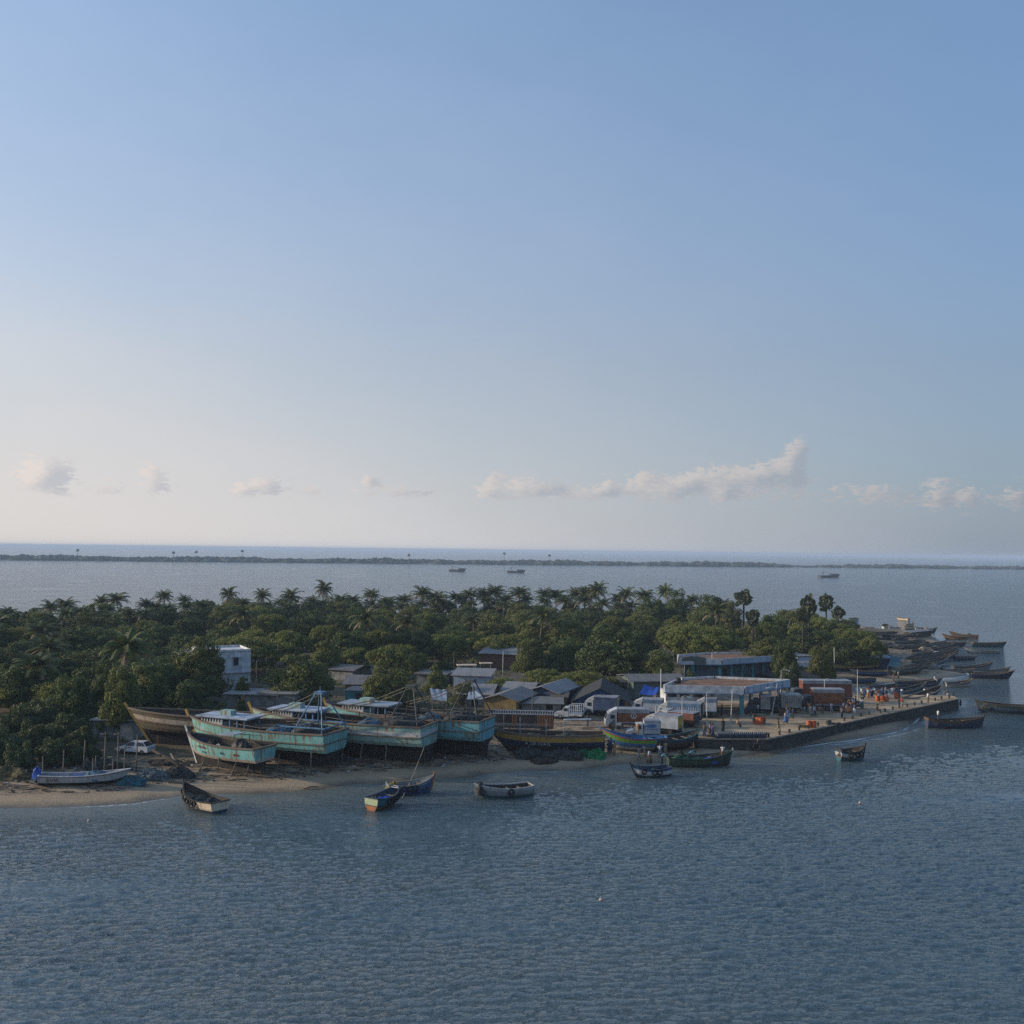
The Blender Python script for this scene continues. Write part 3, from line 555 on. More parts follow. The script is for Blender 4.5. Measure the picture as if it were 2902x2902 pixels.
# trees one can point to: (kind, centre px, top py, distance, width px, label)
for k, x, y, D, w, l in (
    ('mid', 855, 1850, 160, 215, 'big rounded olive green tree right of the white house'), ('mid', 1105, 1888, 156, 170, 'glossy light green tree behind the blue wheelhouses'), ('mid', 572, 1800, 160, 185, 'leafy tree growing in front of the white house'),
    ('acacia', 705, 1798, 200, 320, 'flat spreading light green crown behind the white house'), ('broad', 545, 1925, 142, 150, 'low dark tree over the old dark hull'), ('mid', 925, 1812, 195, 110, 'brownish tree left of the tall shaggy palm'),
    ('acacia', 1130, 1822, 190, 210, 'wide low thorn tree in the middle of the wood'), ('acacia', 1020, 1830, 200, 110, 'small bright thorn tree beside the little white shed'), ('acacia', 1290, 1782, 232, 220, 'bright feathery thorn tree left of the brick shed'),
    ('acacia', 1440, 1792, 222, 210, 'wide light green thorn crown above the brick shed'), ('mid', 1500, 1806, 196, 105, 'tree right of the long brick shed'), ('broad', 1605, 1802, 198, 130, 'dark rounded tree with a warm lit top in the village middle'),
    ('broad', 1745, 1765, 190, 240, 'largest dark leafy tree left of the office building'), ('acacia', 1545, 1892, 176, 150, 'yellow green thorn bush tree above the navy house'), ('acacia', 1660, 1900, 172, 230, 'spreading thorn tree between navy house and thatched hall'),
    ('acacia', 1425, 1918, 172, 120, 'low bright bush tree left of the yellow green one'), ('mid', 1865, 1838, 185, 125, 'warm green tree at the left of the arched sign'), ('acacia', 1985, 1766, 222, 270, 'very wide feathery green crown behind the office building'),
    ('mid', 2180, 1803, 205, 185, 'light leafy tree right of the office roof'), ('acacia', 2150, 1762, 245, 160, 'feathery tree below the round headed palmyra'), ('broad', 2190, 1738, 262, 120, 'dark blue green tree beside the tallest palmyra'),
    ('acacia', 2250, 1724, 285, 200, 'pale green thicket on the point behind the tall palmyras'), ('acacia', 2330, 1745, 255, 210, 'sloping green thicket right of the tall palmyras'), ('broad', 2300, 1776, 230, 190, 'dark green tree at the foot of the tall palmyras'),
    ('acacia', 2410, 1778, 238, 200, 'green thicket thinning out on the point'), ('acacia', 2462, 1802, 222, 120, 'last light green bush toward the boat beach'), ('broad', 2390, 1808, 222, 170, 'dark shrubby tree above the shed on the boat beach'),
    ('mid', 2325, 1824, 196, 88, 'small bushy tree behind the brown lorries'), ('mid', 2345, 1862, 190, 60, 'little tree beside the beached yellow boat'), ('mid', 1240, 1880, 170, 70, 'brown tinged tree left of the grey roofed huts'),
    ('mid', 1318, 1930, 162, 80, 'small brown green tree behind the second gantry'), ('mid', 695, 1915, 158, 60, 'small tree at the corner of the white house'), ('broad', 1260, 1872, 190, 90, 'dark tree left of the parked boat on the hut roof'),
    ('scrub', 2235, 1880, 178, 60, 'bushes below the dark thatched roofs'), ('broad', 2225, 1812, 190, 90, 'dark tree right of the office building'), ('broad', 300, 1868, 142, 120, 'dark tree left of the big near coconut palm'), ('mid', 425, 1880, 146, 150, 'olive tree right of the big near coconut palm'), ('mid', 352, 1880, 131, 130, 'leafy tree hiding the trunk of the big near coconut palm'), ('broad', 215, 1905, 134, 130, 'dark low tree behind the shore thicket'), ('scrub', 225, 2020, 124, 110, 'bush hiding the left end of the stone hut'), ('scrub', 1960, 1890, 172, 40, 'bush under the arched sign'),
    ('scrub', 620, 1985, 140, 110, 'climbing bush at the hut wall by the turquoise boats'), ('scrub', 690, 1968, 140, 40, 'narrow climbing bush on the grey wall'), ('acacia', 45, 1905, 150, 230, 'light topped thorn crown low at the left'), ('acacia', 175, 1930, 140, 150, 'second light topped thorn crown at the left'),
    ('acacia', 60, 1770, 215, 150, 'pale green tree above the left edge thicket'), ('broad', 250, 1770, 215, 200, 'broad dark dome of a tree above the small white house'), ('broad', 430, 1800, 185, 170, 'dark tree left of the white house'), ('broad', 935, 1740, 245, 210, 'dark green dome below the skyline palms left of centre'),
    ('broad', 1850, 1690, 300, 120, 'tall broad tree among the last skyline palms'), ('broad', 1919, 1664, 310, 90, 'pointed tree among the skyline palms'), ('broad', 2012, 1680, 300, 110, 'rounded skyline tree left of the round headed palmyra'), ('mid', 2075, 1700, 285, 80, 'tree under the round headed palmyra'), ('acacia', 2400, 1752, 300, 90, 'low bushes at the outermost tip')):
    tree(k, x, y, D, w, l, 'trees of the village and the wood')
# the wood behind: rows of ordinary trees
rows = [(328, 560, 2010, 20, 'rearmost'), (300, 380, 2020, 22, 'second'), (270, -20, 2040, 24, 'third'), (242, -40, 2080, 20, 'fourth'), (216, -60, 1330, 15, 'fifth'), (190, -60, 620, 8, 'sixth'), (168, -60, 520, 7, 'seventh'), (150, -60, 470, 6, 'eighth')]
for D, a, b, n, w in rows:
    for i in range(n):
        x = a+(b-a)*(i+.5)/n+_tr.uniform(-16, 16); DD = D+_tr.uniform(-9, 9); p = pd(x, 1600, DD)
        if hz(p.x, p.y) < .8: DD -= 22
        hh = _tr.uniform(6.8, 8.9) if D > 235 else (_tr.uniform(6.2, 8.4) if D > 200 else _tr.uniform(5., 7.5))
        y = 1543+x*.01172+17+(25-1.4-hh)/DD*FPX-17
        kd = _tr.choice(['broad', 'broad', 'mid', 'acacia', 'mid'] if D > 230 else (['broad', 'mid', 'broad'] if x < 700 else ['mid', 'acacia', 'broad', 'acacia']))
        tree(kd, x, y, DD, _tr.uniform(8.5, 13)/DD*FPX, '%s wood tree, %s from the left in the %s row of the wood' % ({'broad': 'dark leafy', 'mid': 'olive green', 'acacia': 'light feathery'}[kd], nth(i), w), 'trees filling the wood')
# near scrub thicket at the left
for i, (x, y, D, w) in enumerate(((-30, 2010, 122, 130), (50, 1985, 126, 150), (130, 1970, 130, 140), (30, 2050, 116, 150), (110, 2035, 119, 130), (190, 2010, 124, 130), (240, 2050, 122, 110), (160, 2080, 115, 110), (70, 2095, 112, 110), (230, 2095, 116, 90), (-40, 2080, 113, 110), (250, 1990, 134, 110), (300, 2005, 136, 90), (280, 2105, 117, 50))):
    tree('scrub', x, y, D, w, 'leafy shore bush in the left thicket, %s counted from its left rear' % nth(i), 'bushes of the shore thicket')
for k, (e, a, b) in list(PROTO.items()): remove_tree(e)
# ---------------------------------------------------------------- boats
TQ = paint('turquoise_paint', (.23, .54, .52), .3, .75); TQD = paint('turquoise_dark', (.17, .45, .50), .35, .6)
TGR = paint('green_grey_paint', (.33, .52, .48), .35, .45); CRM = paint('cream_band', (.50, .42, .34), .35, .4)
BLK = paint('tarred_bottom', (.028, .026, .026), .2, .2, (.06, .05, .04)); RUSTW = paint('weathered_rail', (.20, .16, .12), .4, .5)
NAVY = paint('navy_paint', (.02, .03, .075), .2, .1, (.07, .06, .05)); YEL = paint('ochre_paint', (.42, .27, .05), .4, .4)
WHT = paint('white_paint', (.62, .62, .60), .25, .15); BLU = paint('blue_paint', (.05, .13, .31), .25, .15); BRB = paint('bright_blue', (.07, .18, .38), .1, .05)
DKB = paint('dark_blue_paint', (.032, .062, .11), .3, .2); TEA = paint('teal_paint', (.03, .14, .18), .3, .2); DGR = paint('dark_green_paint', (.022, .055, .042), .35, .3)
GRN = paint('green_band', (.17, .36, .05), .15, .1); RED = paint('red_band', (.42, .08, .05), .2, .1); GRY = paint('grey_boat', (.25, .28, .30), .35, .25); LGR = paint('pale_boat', (.42, .45, .47), .3, .2)
BRN = paint('brown_hull', (.14, .08, .05), .3, .3); OLV = paint('old_olive_hull', (.055, .075, .045), .6, .75); CR2 = paint('cream_hull', (.74, .60, .44), .2, .2); ORA = paint('orange_paint', (.42, .17, .07), .2, .2)
WOOD = mat('plank_wood', (.20, .155, .11), .9, .4, 5, bump=.3); DKW = mat('dark_wood', (.06, .05, .04), .9, .4, 5); POLE = mat('weathered_pole', (.16, .14, .115), .9, .4, 3)
TYR = mat('tyre_rubber', (.018, .018, .02), .85, .3, 6); ENG = mat('dark_machinery', (.03, .032, .035), .6, .4, 6); ROPE = mat('rope', (.30, .28, .22), .9, .3, 8)
NETB = mat('blue_net', (.07, .15, .22), .95, .7, 4, bump=1); NETG = mat('green_net', (.03, .13, .07), .95, .7, 4, bump=1); NETD = mat('dark_net', (.05, .055, .055), .95, .7, 4, bump=1)
TARP = mat('blue_tarp', (.02, .085, .42), .5, .25, 1.5); TARPW = mat('pale_tarp', (.27, .32, .38), .6, .25, 1.0); STEEL = mat('blue_steel', (.10, .21, .34), .6, .5, 2)
GSTL = mat('dark_steel', (.06, .07, .075), .6, .5, 2); WTX = mat('white_trim', (.50, .51, .52), .6, .2, 2); ROOFW = mat('painted_roof', (.36, .42, .50), .7, .35, .8)
class Hull:
    def __init__(s, L, B, F, bow, stern=0., rake=1.2, tw=.75, dr=.3, rows=None, keelrise=.25, n=18, bowfull=2.2, tumble=1.0):
        s.L, s.B, s.F, s.bow, s.stern, s.rake, s.tw, s.dr, s.n, s.kr, s.bf = L, B, F, bow, stern, rake, tw, dr, n, keelrise, bowfull
        s.rows = rows or [(.06, 0), (.55, .16), (.80, .36), (.90, .55), (.96, .8), (1.0, 1.0)]
    def plan(s, t): return s.tw+(1-s.tw)*math.sin(min(1, t/.45)*math.pi/2) if t < .45 else max(.0, 1-((t-.45)/.55)**s.bf)
    def sheer(s, t): return s.F+s.bow*max(0, (t-.35)/.65)**2.1+s.stern*max(0, (.35-t)/.35)**1.8
    def at(s, t, u, side=1, off=0):
        for (ya, za), (yb, zb) in zip(s.rows, s.rows[1:]):
            if u <= zb+1e-6 or zb >= 1: f = (u-za)/(zb-za); yf = ya+(yb-ya)*min(f, 1); break
        sh = s.sheer(t); z0 = -s.dr+s.kr*(sh-s.F+.2)*max(0, (t-.7)/.3)**2*2; z = z0+(sh-z0)*u
        fl = yf if t < .45 else yf*(1-.35*((t-.45)/.55)*(1-u)); y = s.B/2*s.plan(t)*fl
        x = -s.L/2+s.L*t-s.rake*(t**5)*(1-u); return Vector((x, side*(y+off), z))
    def build(s, par, mats, bandm, gun=None, deck=None, inner=None, dz=.55, gw=.11, name='hull', smooth=True):
        # mats: materials; bandm: material index for each band between rows
        m = MB(); n = s.n; T = [1-(1-i/n)**1.25 for i in range(n+1)]; R_ = [r[1] for r in s.rows]; k = len(R_)
        for side in (1, -1):
            vs = [s.at(t, u, side) for t in T for u in R_]
            for i in range(n):
                for j in range(k-1):
                    f = (i*k+j, (i+1)*k+j, (i+1)*k+j+1, i*k+j+1); m.add([vs[q] for q in (f if side < 0 else f[::-1])], [(0, 1, 2, 3)], bandm[j])
        for j in range(k-1): m.add([s.at(0, R_[j], 1), s.at(0, R_[j], -1), s.at(0, R_[j+1], -1), s.at(0, R_[j+1], 1)], [(0, 3, 2, 1)], bandm[j])
        m.add([s.at(t, 0, 1) for t in T]+[s.at(t, 0, -1) for t in T], [(i, i+1, n+2+i, n+1+i) for i in range(n)], bandm[0])
        o = m.build(name, mats, par, False)
        im = MB()
        for i in range(n):
            for side in (1, -1):
                a, b = s.at(T[i], 1, side, -.07), s.at(T[i+1], 1, side, -.07)
                for p in (a, b):
                    if p.y*side < 0: p.y = 0
                lo = []
                for tt in (T[i+1], T[i]):
                    sh = s.sheer(tt); z0 = -s.dr+s.kr*(sh-s.F+.2)*max(0, (tt-.7)/.3)**2*2; zl = max(s.F-dz, sh-dz*1.3); q = s.at(tt, max(.5, (zl-z0)/(sh-z0)), side, -.09)
                    if q.y*side < 0: q.y = 0
                    lo.append(q)
                c, d = lo
                im.add([a, b, c, d], [(0, 1, 2, 3)] if side > 0 else [(3, 2, 1, 0)], 0)
                im.add([d, c, Vector((c.x, 0, c.z)), Vector((d.x, 0, d.z))], [(0, 1, 2, 3)] if side > 0 else [(3, 2, 1, 0)], 1)
        for a, b in (((1, -.07), (-1, -.07)),):
            p, q = s.at(0, 1, 1, -.07), s.at(0, 1, -1, -.07); p.x += .06; q.x += .06; p2, q2 = p.copy(), q.copy(); p2.z = q2.z = s.sheer(0)-dz; im.add([p, q, q2, p2], [(0, 1, 2, 3)], 0)
        im.build('deck', [inner or DKW, deck or WOOD], par)
        g = MB()
        for side in (1, -1):
            pts = [s.at(t, 1, side, -.02) for t in T]
            for a, b in zip(pts, pts[1:]): g.bar(a+Vector((0, 0, .02)), b+Vector((0, 0, .02)), gw*1.25, gw*.8)
        g.bar(s.at(0, 1, 1), s.at(0, 1, -1), gw*1.3, gw*.85); g.build('gunwale', gun or WOOD, par)
        return o
def blobmesh(rx, ry, rz, seed, n=14, m=8, rough=.22):
    n = int(n*1.8); m = int(m*1.7); r = random.Random(seed); mb = MB(); vs = []; ph = [r.uniform(0, 6) for _ in range(6)]
    for i in range(m+1):
        for j in range(n):
            a = math.pi/2*i/m; b = 2*math.pi*j/n; q = 1+rough*.55*(math.sin(3*b+ph[0]+2*a)+.7*math.sin(5*b+ph[1]-4*a)*math.sin(3*a+ph[2])+.4*math.sin(9*b+ph[3]+7*a))+r.uniform(-rough, rough)*.35
            vs.append((rx*math.sin(a)*math.cos(b)*q, ry*math.sin(a)*math.sin(b)*q, rz*math.cos(a)*q if i < m else -.1))
    mb.add(vs, [(i*n+j, (i+1)*n+j, (i+1)*n+(j+1) % n, i*n+(j+1) % n) for i in range(m) for j in range(n)]); return mb
def stem(h, par, m, up=.35, w=.12, name='stem_post', u0=0.):
    a, b = h.at(1, u0, 1), h.at(1, 1, 1); d = (b-a).normalized(); g = MB(); g.bar(a+Vector((.02, -a.y, 0)), b+d*up+Vector((.03, -b.y, 0)), w, w*1.5); g.build(name, m, par)
def tyres(h, par, lst, r=.28):
    for t, side in lst:
        p = h.at(t, .78, side, .10); MB().torus(p, r, .09, 'Y').build('tyre_fender', TYR, par, True)
def outboard(h, par, m=ENG):
    x = -h.L/2; z = h.sheer(0); g = MB(); g.box((x-.22, 0, z+.22), (.42, .34, .5)); g.tube([(x-.28, 0, z), (x-.34, 0, z-.8)], [.09, .06], 6); g.box((x-.36, 0, z-.75), (.3, .06, .16)); g.bar((x, 0, z+.25), (x+.6, .1, z+.35), .05); g.build('outboard_engine', m, par)
def thwarts(h, par, ts, m=WOOD):
    for t in ts:
        a, b = h.at(t, .82, 1, -.06), h.at(t, .82, -1, -.06); g = MB(); g.bar(a, b, .24, .05); g.build('thwart', m, par)
def pile(par, x, y, z, rx, ry, rz, m, seed, name='net_pile'):
    o = blobmesh(rx, ry, rz, seed).build(name, m, par, True); o.location = (x, y, z); return o
def place(a, b, z=None, k=1.0):
    A, B_ = (gp(*a), gp(*b)) if z is None else (pz(*a, z), pz(*b, z)); d = A-B_; return (A+B_)/2, math.atan2(d.y, d.x), math.hypot(d.x, d.y)*k
KR = [(.10, 0), (.60, .22), (.82, .42), (.90, .55), (.96, .80), (1.0, 1.0)]
def boat(label, bow, stern, cols, z=0., B=None, F=.75, bowr=.8, sternr=.12, rake=.9, tw=.6, gun=None, inner=None, deck=None, group=None, tys=(), th=(.3, .5, .68), eng=None, nets=(), post=None, dr=.3, k=1., dz=.5, name='fishing_boat', cat='boat', rows=None, bf=2.2):
    p, rz, L = place(bow, stern, z if z is None or z == 0 else z, k)
    if z is None: dr = .0; p.z += .02
    L += rake*.8; p += Vector((math.cos(rz), math.sin(rz), 0))*rake*.4; e = thing(name, label, cat, p, rz, group); h = Hull(L, B or max(1.5, L*.22), F, bowr, sternr, rake, tw, dr, rows or KR, n=14, bowfull=bf)
    ms = []; bi = []
    for c in cols:
        if c not in ms: ms.append(c)
        bi.append(ms.index(c))
    h.build(e, ms, bi, gun, deck, inner, dz)
    thwarts(h, e, th); tyres(h, e, tys)
    if eng: outboard(h, e, eng)
    if post: stem(h, e, post)
    for i, (t, w, hh, m) in enumerate(nets):
        pile(e, -h.L/2+h.L*t, 0, h.F-dz*.9, w, h.B*.36, hh, m, int(t*100)+len(label))
    return e, h
# ---- boats afloat in front
boat('small pale tyre hung boat with raised dark bow, alone off the left beach', (527, 2277), (624, 2304), (DKB, DKB, CR2, CR2, CR2), 0, B=2.5, F=.95, bowr=1.05, rake=.6, tw=.86, gun=DKW, inner=DKW, tys=[(.4, 1), (.52, 1), (.62, 1), (.72, 1), (.9, 1)], nets=[(.55, 1.2, .5, NETD), (.2, .6, .7, NETD)], post=DKW)
e, h = boat('dark boat with an orange and yellow transom, nearest of the pair in mid picture', (1122, 2276), (1052, 2297), (BRN, BRN, DKB, TEA, TEA), 0, B=2.1, F=1.05, bowr=.75, rake=.5, tw=.8, gun=DKB, inner=DKB, tys=[(.35, -1), (.5, -1), (.62, -1), (.72, -1), (.85, -1)], nets=[(.45, 1., .35, TARP), (.12, .35, .6, NETD)])
m = MB(); x = -h.L/2-.03
for i, (za, zb) in enumerate(((.18, .5), (.55, .98))): m.add([h.at(0, za, 1, .01), h.at(0, za, -1, .01), h.at(0, zb, -1, .01), h.at(0, zb, 1, .01)], [(0, 1, 2, 3)], i)
o = m.build('transom_panel', [ORA, mat('lime_paint', (.38, .44, .28), .7, .2, 3)], e); o.location.x = -.04
m = MB()
for q in (.86, .91): m.bar(h.at(q, 1.04, 1, -.05), h.at(q, 1.04, -1, -.05), .12, .05)
m.build('white_bow_stripe', WTX, e)
boat('blue boat with orange tipped bow and two side tyres behind the orange transom', (1222, 2244), (1098, 2252), (BLU, BLU, BLU, BLU, GRY), 0, B=2.3, F=.95, bowr=.75, rake=.35, tw=.7, gun=GRY, inner=GRY, tys=[(.30, -1), (.44, -1), (.54, -1)], nets=[(.15, .8, .7, mat('mustard_net', (.22, .17, .05), .95, .5, 4, bump=1)), (.6, 1.3, .3, NETD)], post=ORA)
boat('grey blue open boat with anchor gear on its left end, lying off mid beach', (1362, 2262), (1505, 2252), (TEA, TEA, GRY, GRY, LGR), 0, B=2.4, F=.95, bowr=.55, rake=.9, tw=.82, gun=LGR, inner=DKW, tys=[(.42, 1)], nets=[(.9, .5, 1.0, NETD)], eng=None, th=(.2, .4, .6, .75))
boat('white sided boat with blue top strake and three tyres near the wading people', (1800, 2204), (1896, 2196), (DKW, DKB, LGR, WHT, BLU), 0, B=2.0, F=.85, bowr=.65, rake=.7, tw=.7, gun=DKB, inner=DKB, tys=[(.75, 1), (.5, 1), (.36, 1)], nets=[(.4, .9, .35, TEA)], post=DKW)
boat('long dark green boat grounded at the water edge with men working on it', (2070, 2168), (1892, 2172), (BLK, DGR, DGR, DGR, DGR), 0, B=2.6, F=.95, bowr=.7, rake=.3, tw=.5, gun=DGR, inner=NETD, nets=[(.2, 1.4, .8, NETG), (.45, 1.2, .4, NETG), (.7, 1., .4, TARP)], post=LGR)
boat('short boat with pale sides and brown band floating alone right of the quay corner', (2446, 2152), (2376, 2155), (TEA, TEA, BRN, LGR, DKB), 0, B=2.2, F=1.1, bowr=.55, sternr=.25, rake=.3, tw=.7, gun=DKW, inner=DKW, tys=[(.3, -1), (.55, -1), (.7, -1)], nets=[(.1, .4, .7, NETD)], post=DKW)
boat('long dark blue boat with one man standing, below the quay end', (2782, 2062), (2625, 2062), (DKB, DKB, DKB, DKB, BRN), 0, B=2.6, F=1.05, bowr=.5, sternr=.45, rake=.4, tw=.6, gun=DKW, inner=DKW, nets=[(.12, .7, .6, NETD), (.5, 2.2, .3, NETD)], post=BRN)
boat('large dark boat cut by the right edge of the photo', (2775, 2016), (2960, 2024), (DKB, DKB, DKB, DKB, DGR), 0, B=3.0, F=1.15, bowr=.6, rake=.6, tw=.7, gun=DKW, inner=DKW, nets=[(.85, .9, .6, NETD), (.5, 2.6, .4, NETD)], post=BRN)
# ---- boats to the right, behind the quay (afloat)
for l, bw, st, c, kw in (
    ('cream grey boat with upswept right bow, afloat just past the quay end', (2748, 1945), (2678, 1946), (LGR, CR2, CR2, GRY, GRY), dict()),
    ('long dark slate boat with pale bow left of the cream grey one', (2662, 1944), (2540, 1944), (DKB, DKB, GRY, DKB, DKB), dict(F=1.0)),
    ('long dark boat with light bow, nearest of the three moored on the far right', (2866, 1923), (2752, 1921), (BLK, BLK, NAVY, NAVY, NAVY), dict(F=.95, eng=ENG, bowr=1.0)),
    ('brown boat with long bow moored just behind the light bowed dark one', (2856, 1912), (2762, 1912), (BRN, BRN, DKW, BRN, LGR), dict(F=.9, bowr=1.0)),
    ('slate grey boat with high right bow, farthest of the three on the far right', (2806, 1902), (2700, 1903), (GRY, GRY, GRY, GRY, DKB), dict(F=1.2, bowr=1.1)),
    ('low grey boat with dark stern touching the far beach', (2756, 1906), (2672, 1905), (GRY, GRY, LGR, GRY, GRY), dict(F=.6, bowr=.4, eng=ENG)),
    ('small navy boat moored off the crowded boat beach', (2762, 1870), (2706, 1871), (BRN, NAVY, DKB, DKB, BLU), dict(F=.95, bowr=.15, tw=.8)),
    ('grey green boat with bow to the left, outermost of its row', (2738, 1850), (2832, 1852), (GRY, GRY, TEA, GRY, GRY), dict(F=.7, bowr=.9)),
    ('dark teal boat with pale left end, far right of the back rows', (2846, 1834), (2756, 1833), (TEA, TEA, TEA, DGR, BRN), dict(F=1.3, bowr=.4, tw=.8)),
    ('dark teal boat with a pale striped bow beside the pale ended one', (2733, 1833), (2668, 1832), (TEA, DKB, DKB, DKB, DGR), dict(F=1.3, bowr=.3, post=LGR)),
    ('brown boat with left pointing bow in the back rows', (2676, 1811), (2742, 1813), (BRN, BRN, YEL, BRN, DKW), dict(F=1.0, bowr=.9)),
    ('dark boat with upturned left bow behind the brown left pointing one', (2696, 1806), (2772, 1810), (DKW, BRN, BRN, DKW, DKW), dict(F=1.2, bowr=1.0, nets=[(.3, .8, .8, NETD)])),
    ('lone white boat farthest left on the open water beyond the palms', (2412, 1760), (2426, 1759), (WHT, WHT, WHT, WHT, DKW), dict(F=1.1, bowr=.3, B=2.2, k=1.5, nets=[(.3, .5, .7, NETD)])),
    ('long cream boat floating free beyond the boat beach', (2544, 1756), (2576, 1759), (GRY, CR2, CR2, CR2, CR2), dict(F=.8, bowr=.4)),
    ('cream stubby boat with a dark figure-like engine below the long cream one', (2568, 1775), (2586, 1774), (CR2, CR2, CR2, CR2, WHT), dict(F=.8, bowr=.25, eng=ENG)),
    ('small white boat seen end on, alone left of the pale group', (2506, 1786), (2510, 1780), (WHT, WHT, WHT, WHT, CR2), dict(F=1.4, bowr=.2, B=2.3, k=1.4)),
    ('white flat boat with a tan end in the pale group', (2524, 1785), (2550, 1784), (CR2, WHT, WHT, WHT, CR2), dict(F=.8)),
    ('buff coloured boat in the middle of the pale group', (2564, 1785), (2590, 1783), (CR2, YEL, CR2, CR2, CR2), dict(F=1.0)),
    ('mint white boat right of the buff coloured one', (2596, 1789), (2618, 1787), (LGR, LGR, WHT, WHT, LGR), dict(F=1.0)),
    ('tan white boat at the right end of the pale group', (2624, 1790), (2644, 1789), (DKB, CR2, CR2, CR2, WHT), dict(F=.9)),
    ('long dark boat closing the pale group at the right', (2652, 1794), (2585, 1795), (DKB, DKB, DKW, DKB, DKB), dict(F=.9, bowr=1.2)),
    ('grey boat at the water edge under the pale group', (2440, 1783), (2478, 1784), (GRY, GRY, GRY, LGR, GRY), dict(F=.8)),
    ):
    kw.setdefault('F', .85); kw['F'] *= .85; kw.setdefault('B', 2.1); kw.setdefault('rake', 1.0); kw.setdefault('th', (.35, .65))
    boat(l, bw, st, c, 0, group='boats moored along the far right shore', **kw)
# ---- boats drawn up on the far beach
for l, bw, st, c, kw in (
    ('ochre and dark boat with raised left bow on the beach behind the lorries', (2352, 1905), (2500, 1893), (NAVY, DKB, DKB, YEL, YEL), dict(F=1.1, bowr=1.0)),
    ('deep blue beached boat with tall brown stern post', (2420, 1913), (2512, 1919), (DKB, NAVY, DKB, BLU, DKB), dict(F=1.2, bowr=.4)),
    ('dark green beached boat with a red bottom on bare sand', (2615, 1908), (2532, 1913), (RED, DKW, DGR, DGR, TEA), dict(F=1.1, bowr=.9, nets=[(.15, .6, .7, TEA)])),
    ('long blue boat lying on the sand right of the lorries', (2405, 1935), (2478, 1937), (DKB, DKB, BLU, BLU, DKB), dict(F=1.0, bowr=.4)),
    ('big blue boat hauled against the back of the quay', (2665, 1977), (2572, 1980), (DKB, DKB, BLU, DKB, TEA), dict(F=1.1, bowr=.7, B=2.4)),
    ('teal boat beside the big blue one behind the quay crowd', (2620, 1962), (2500, 1966), (DKB, TEA, TEA, GRY, GRY), dict(F=1.1, bowr=.6)),
    ('flat blue boat half hidden by the quay crowd', (2590, 1950), (2470, 1952), (DKB, DKB, BLU, DKB, DKB), dict(F=.8, bowr=.5)),
    ('slate boat with long bow, lowest of the packed beach boats', (2690, 1886), (2585, 1888), (GRY, DKB, GRY, GRY, GRY), dict(F=1.2, bowr=.9)),
    ('dark blue boat second from below among the packed beach boats', (2704, 1876), (2590, 1878), (DKB, DKB, TEA, DKB, DKB), dict(F=1.1, bowr=.7)),
    ('brown grey boat third from below among the packed beach boats', (2716, 1864), (2600, 1867), (BRN, BRN, GRY, GRY, BRN), dict(F=1.1, bowr=.9, nets=[(.4, 1.5, .6, NETD)])),
    ('teal boat fourth from below among the packed beach boats', (2712, 1854), (2590, 1856), (TEA, TEA, GRY, TEA, DKB), dict(F=1.0, bowr=.8, nets=[(.5, 1.6, .5, mat('white_foam', (.5, .5, .48), .9, .6, 5)) ])),
    ('dark boat fifth from below among the packed beach boats', (2700, 1844), (2578, 1846), (DKW, DKW, GRY, DKB, DKW), dict(F=1.0, bowr=.7)),
    ('grey green boat at the back of the packed beach boats', (2680, 1834), (2560, 1836), (TEA, GRY, GRY, DGR, GRY), dict(F=1.0, bowr=.7)),
    ('small white skiff among nets on the sand below the green thicket', (2506, 1836), (2530, 1832), (WHT, LGR, WHT, WHT, LGR), dict(F=.9, bowr=.4)),
    ('dark boat with white stripe on the upper beach', (2536, 1824), (2618, 1822), (DKB, DKB, DKB, WHT, DKB), dict(F=.8, bowr=.5)),
    ('long dark boat below the pale group on the upper beach', (2500, 1806), (2600, 1808), (DKW, DKB, DKB, DKB, DKB), dict(F=.9, bowr=.5)),
    ('dark boat nearest the thicket on the upper beach', (2455, 1797), (2540, 1798), (DKW, GRY, DKB, DKB, DKB), dict(F=.8, bowr=.5)),
    ('blue grey boat left of the white shed on the far beach', (2560, 1815), (2480, 1812), (DKB, GRY, GRY, DKB, DKB), dict(F=.8, bowr=.6)),
    ('pale grey boat beside the sloping blue tarpaulin', (2640, 1893), (2570, 1896), (GRY, GRY, LGR, GRY, GRY), dict(F=.8, bowr=.6)),
    ('dark low boat in front of the beach shed', (2440, 1893), (2380, 1890), (DKW, DKW, BRN, DKW, DKW), dict(F=.8, bowr=.6)),
    ):
    kw.setdefault('B', 2.1); kw['F'] *= .75; kw.setdefault('rake', 1.0); kw.setdefault('th', (.35, .65))
    boat(l, bw, st, c, None, group='boats drawn up on the far beach', **kw)
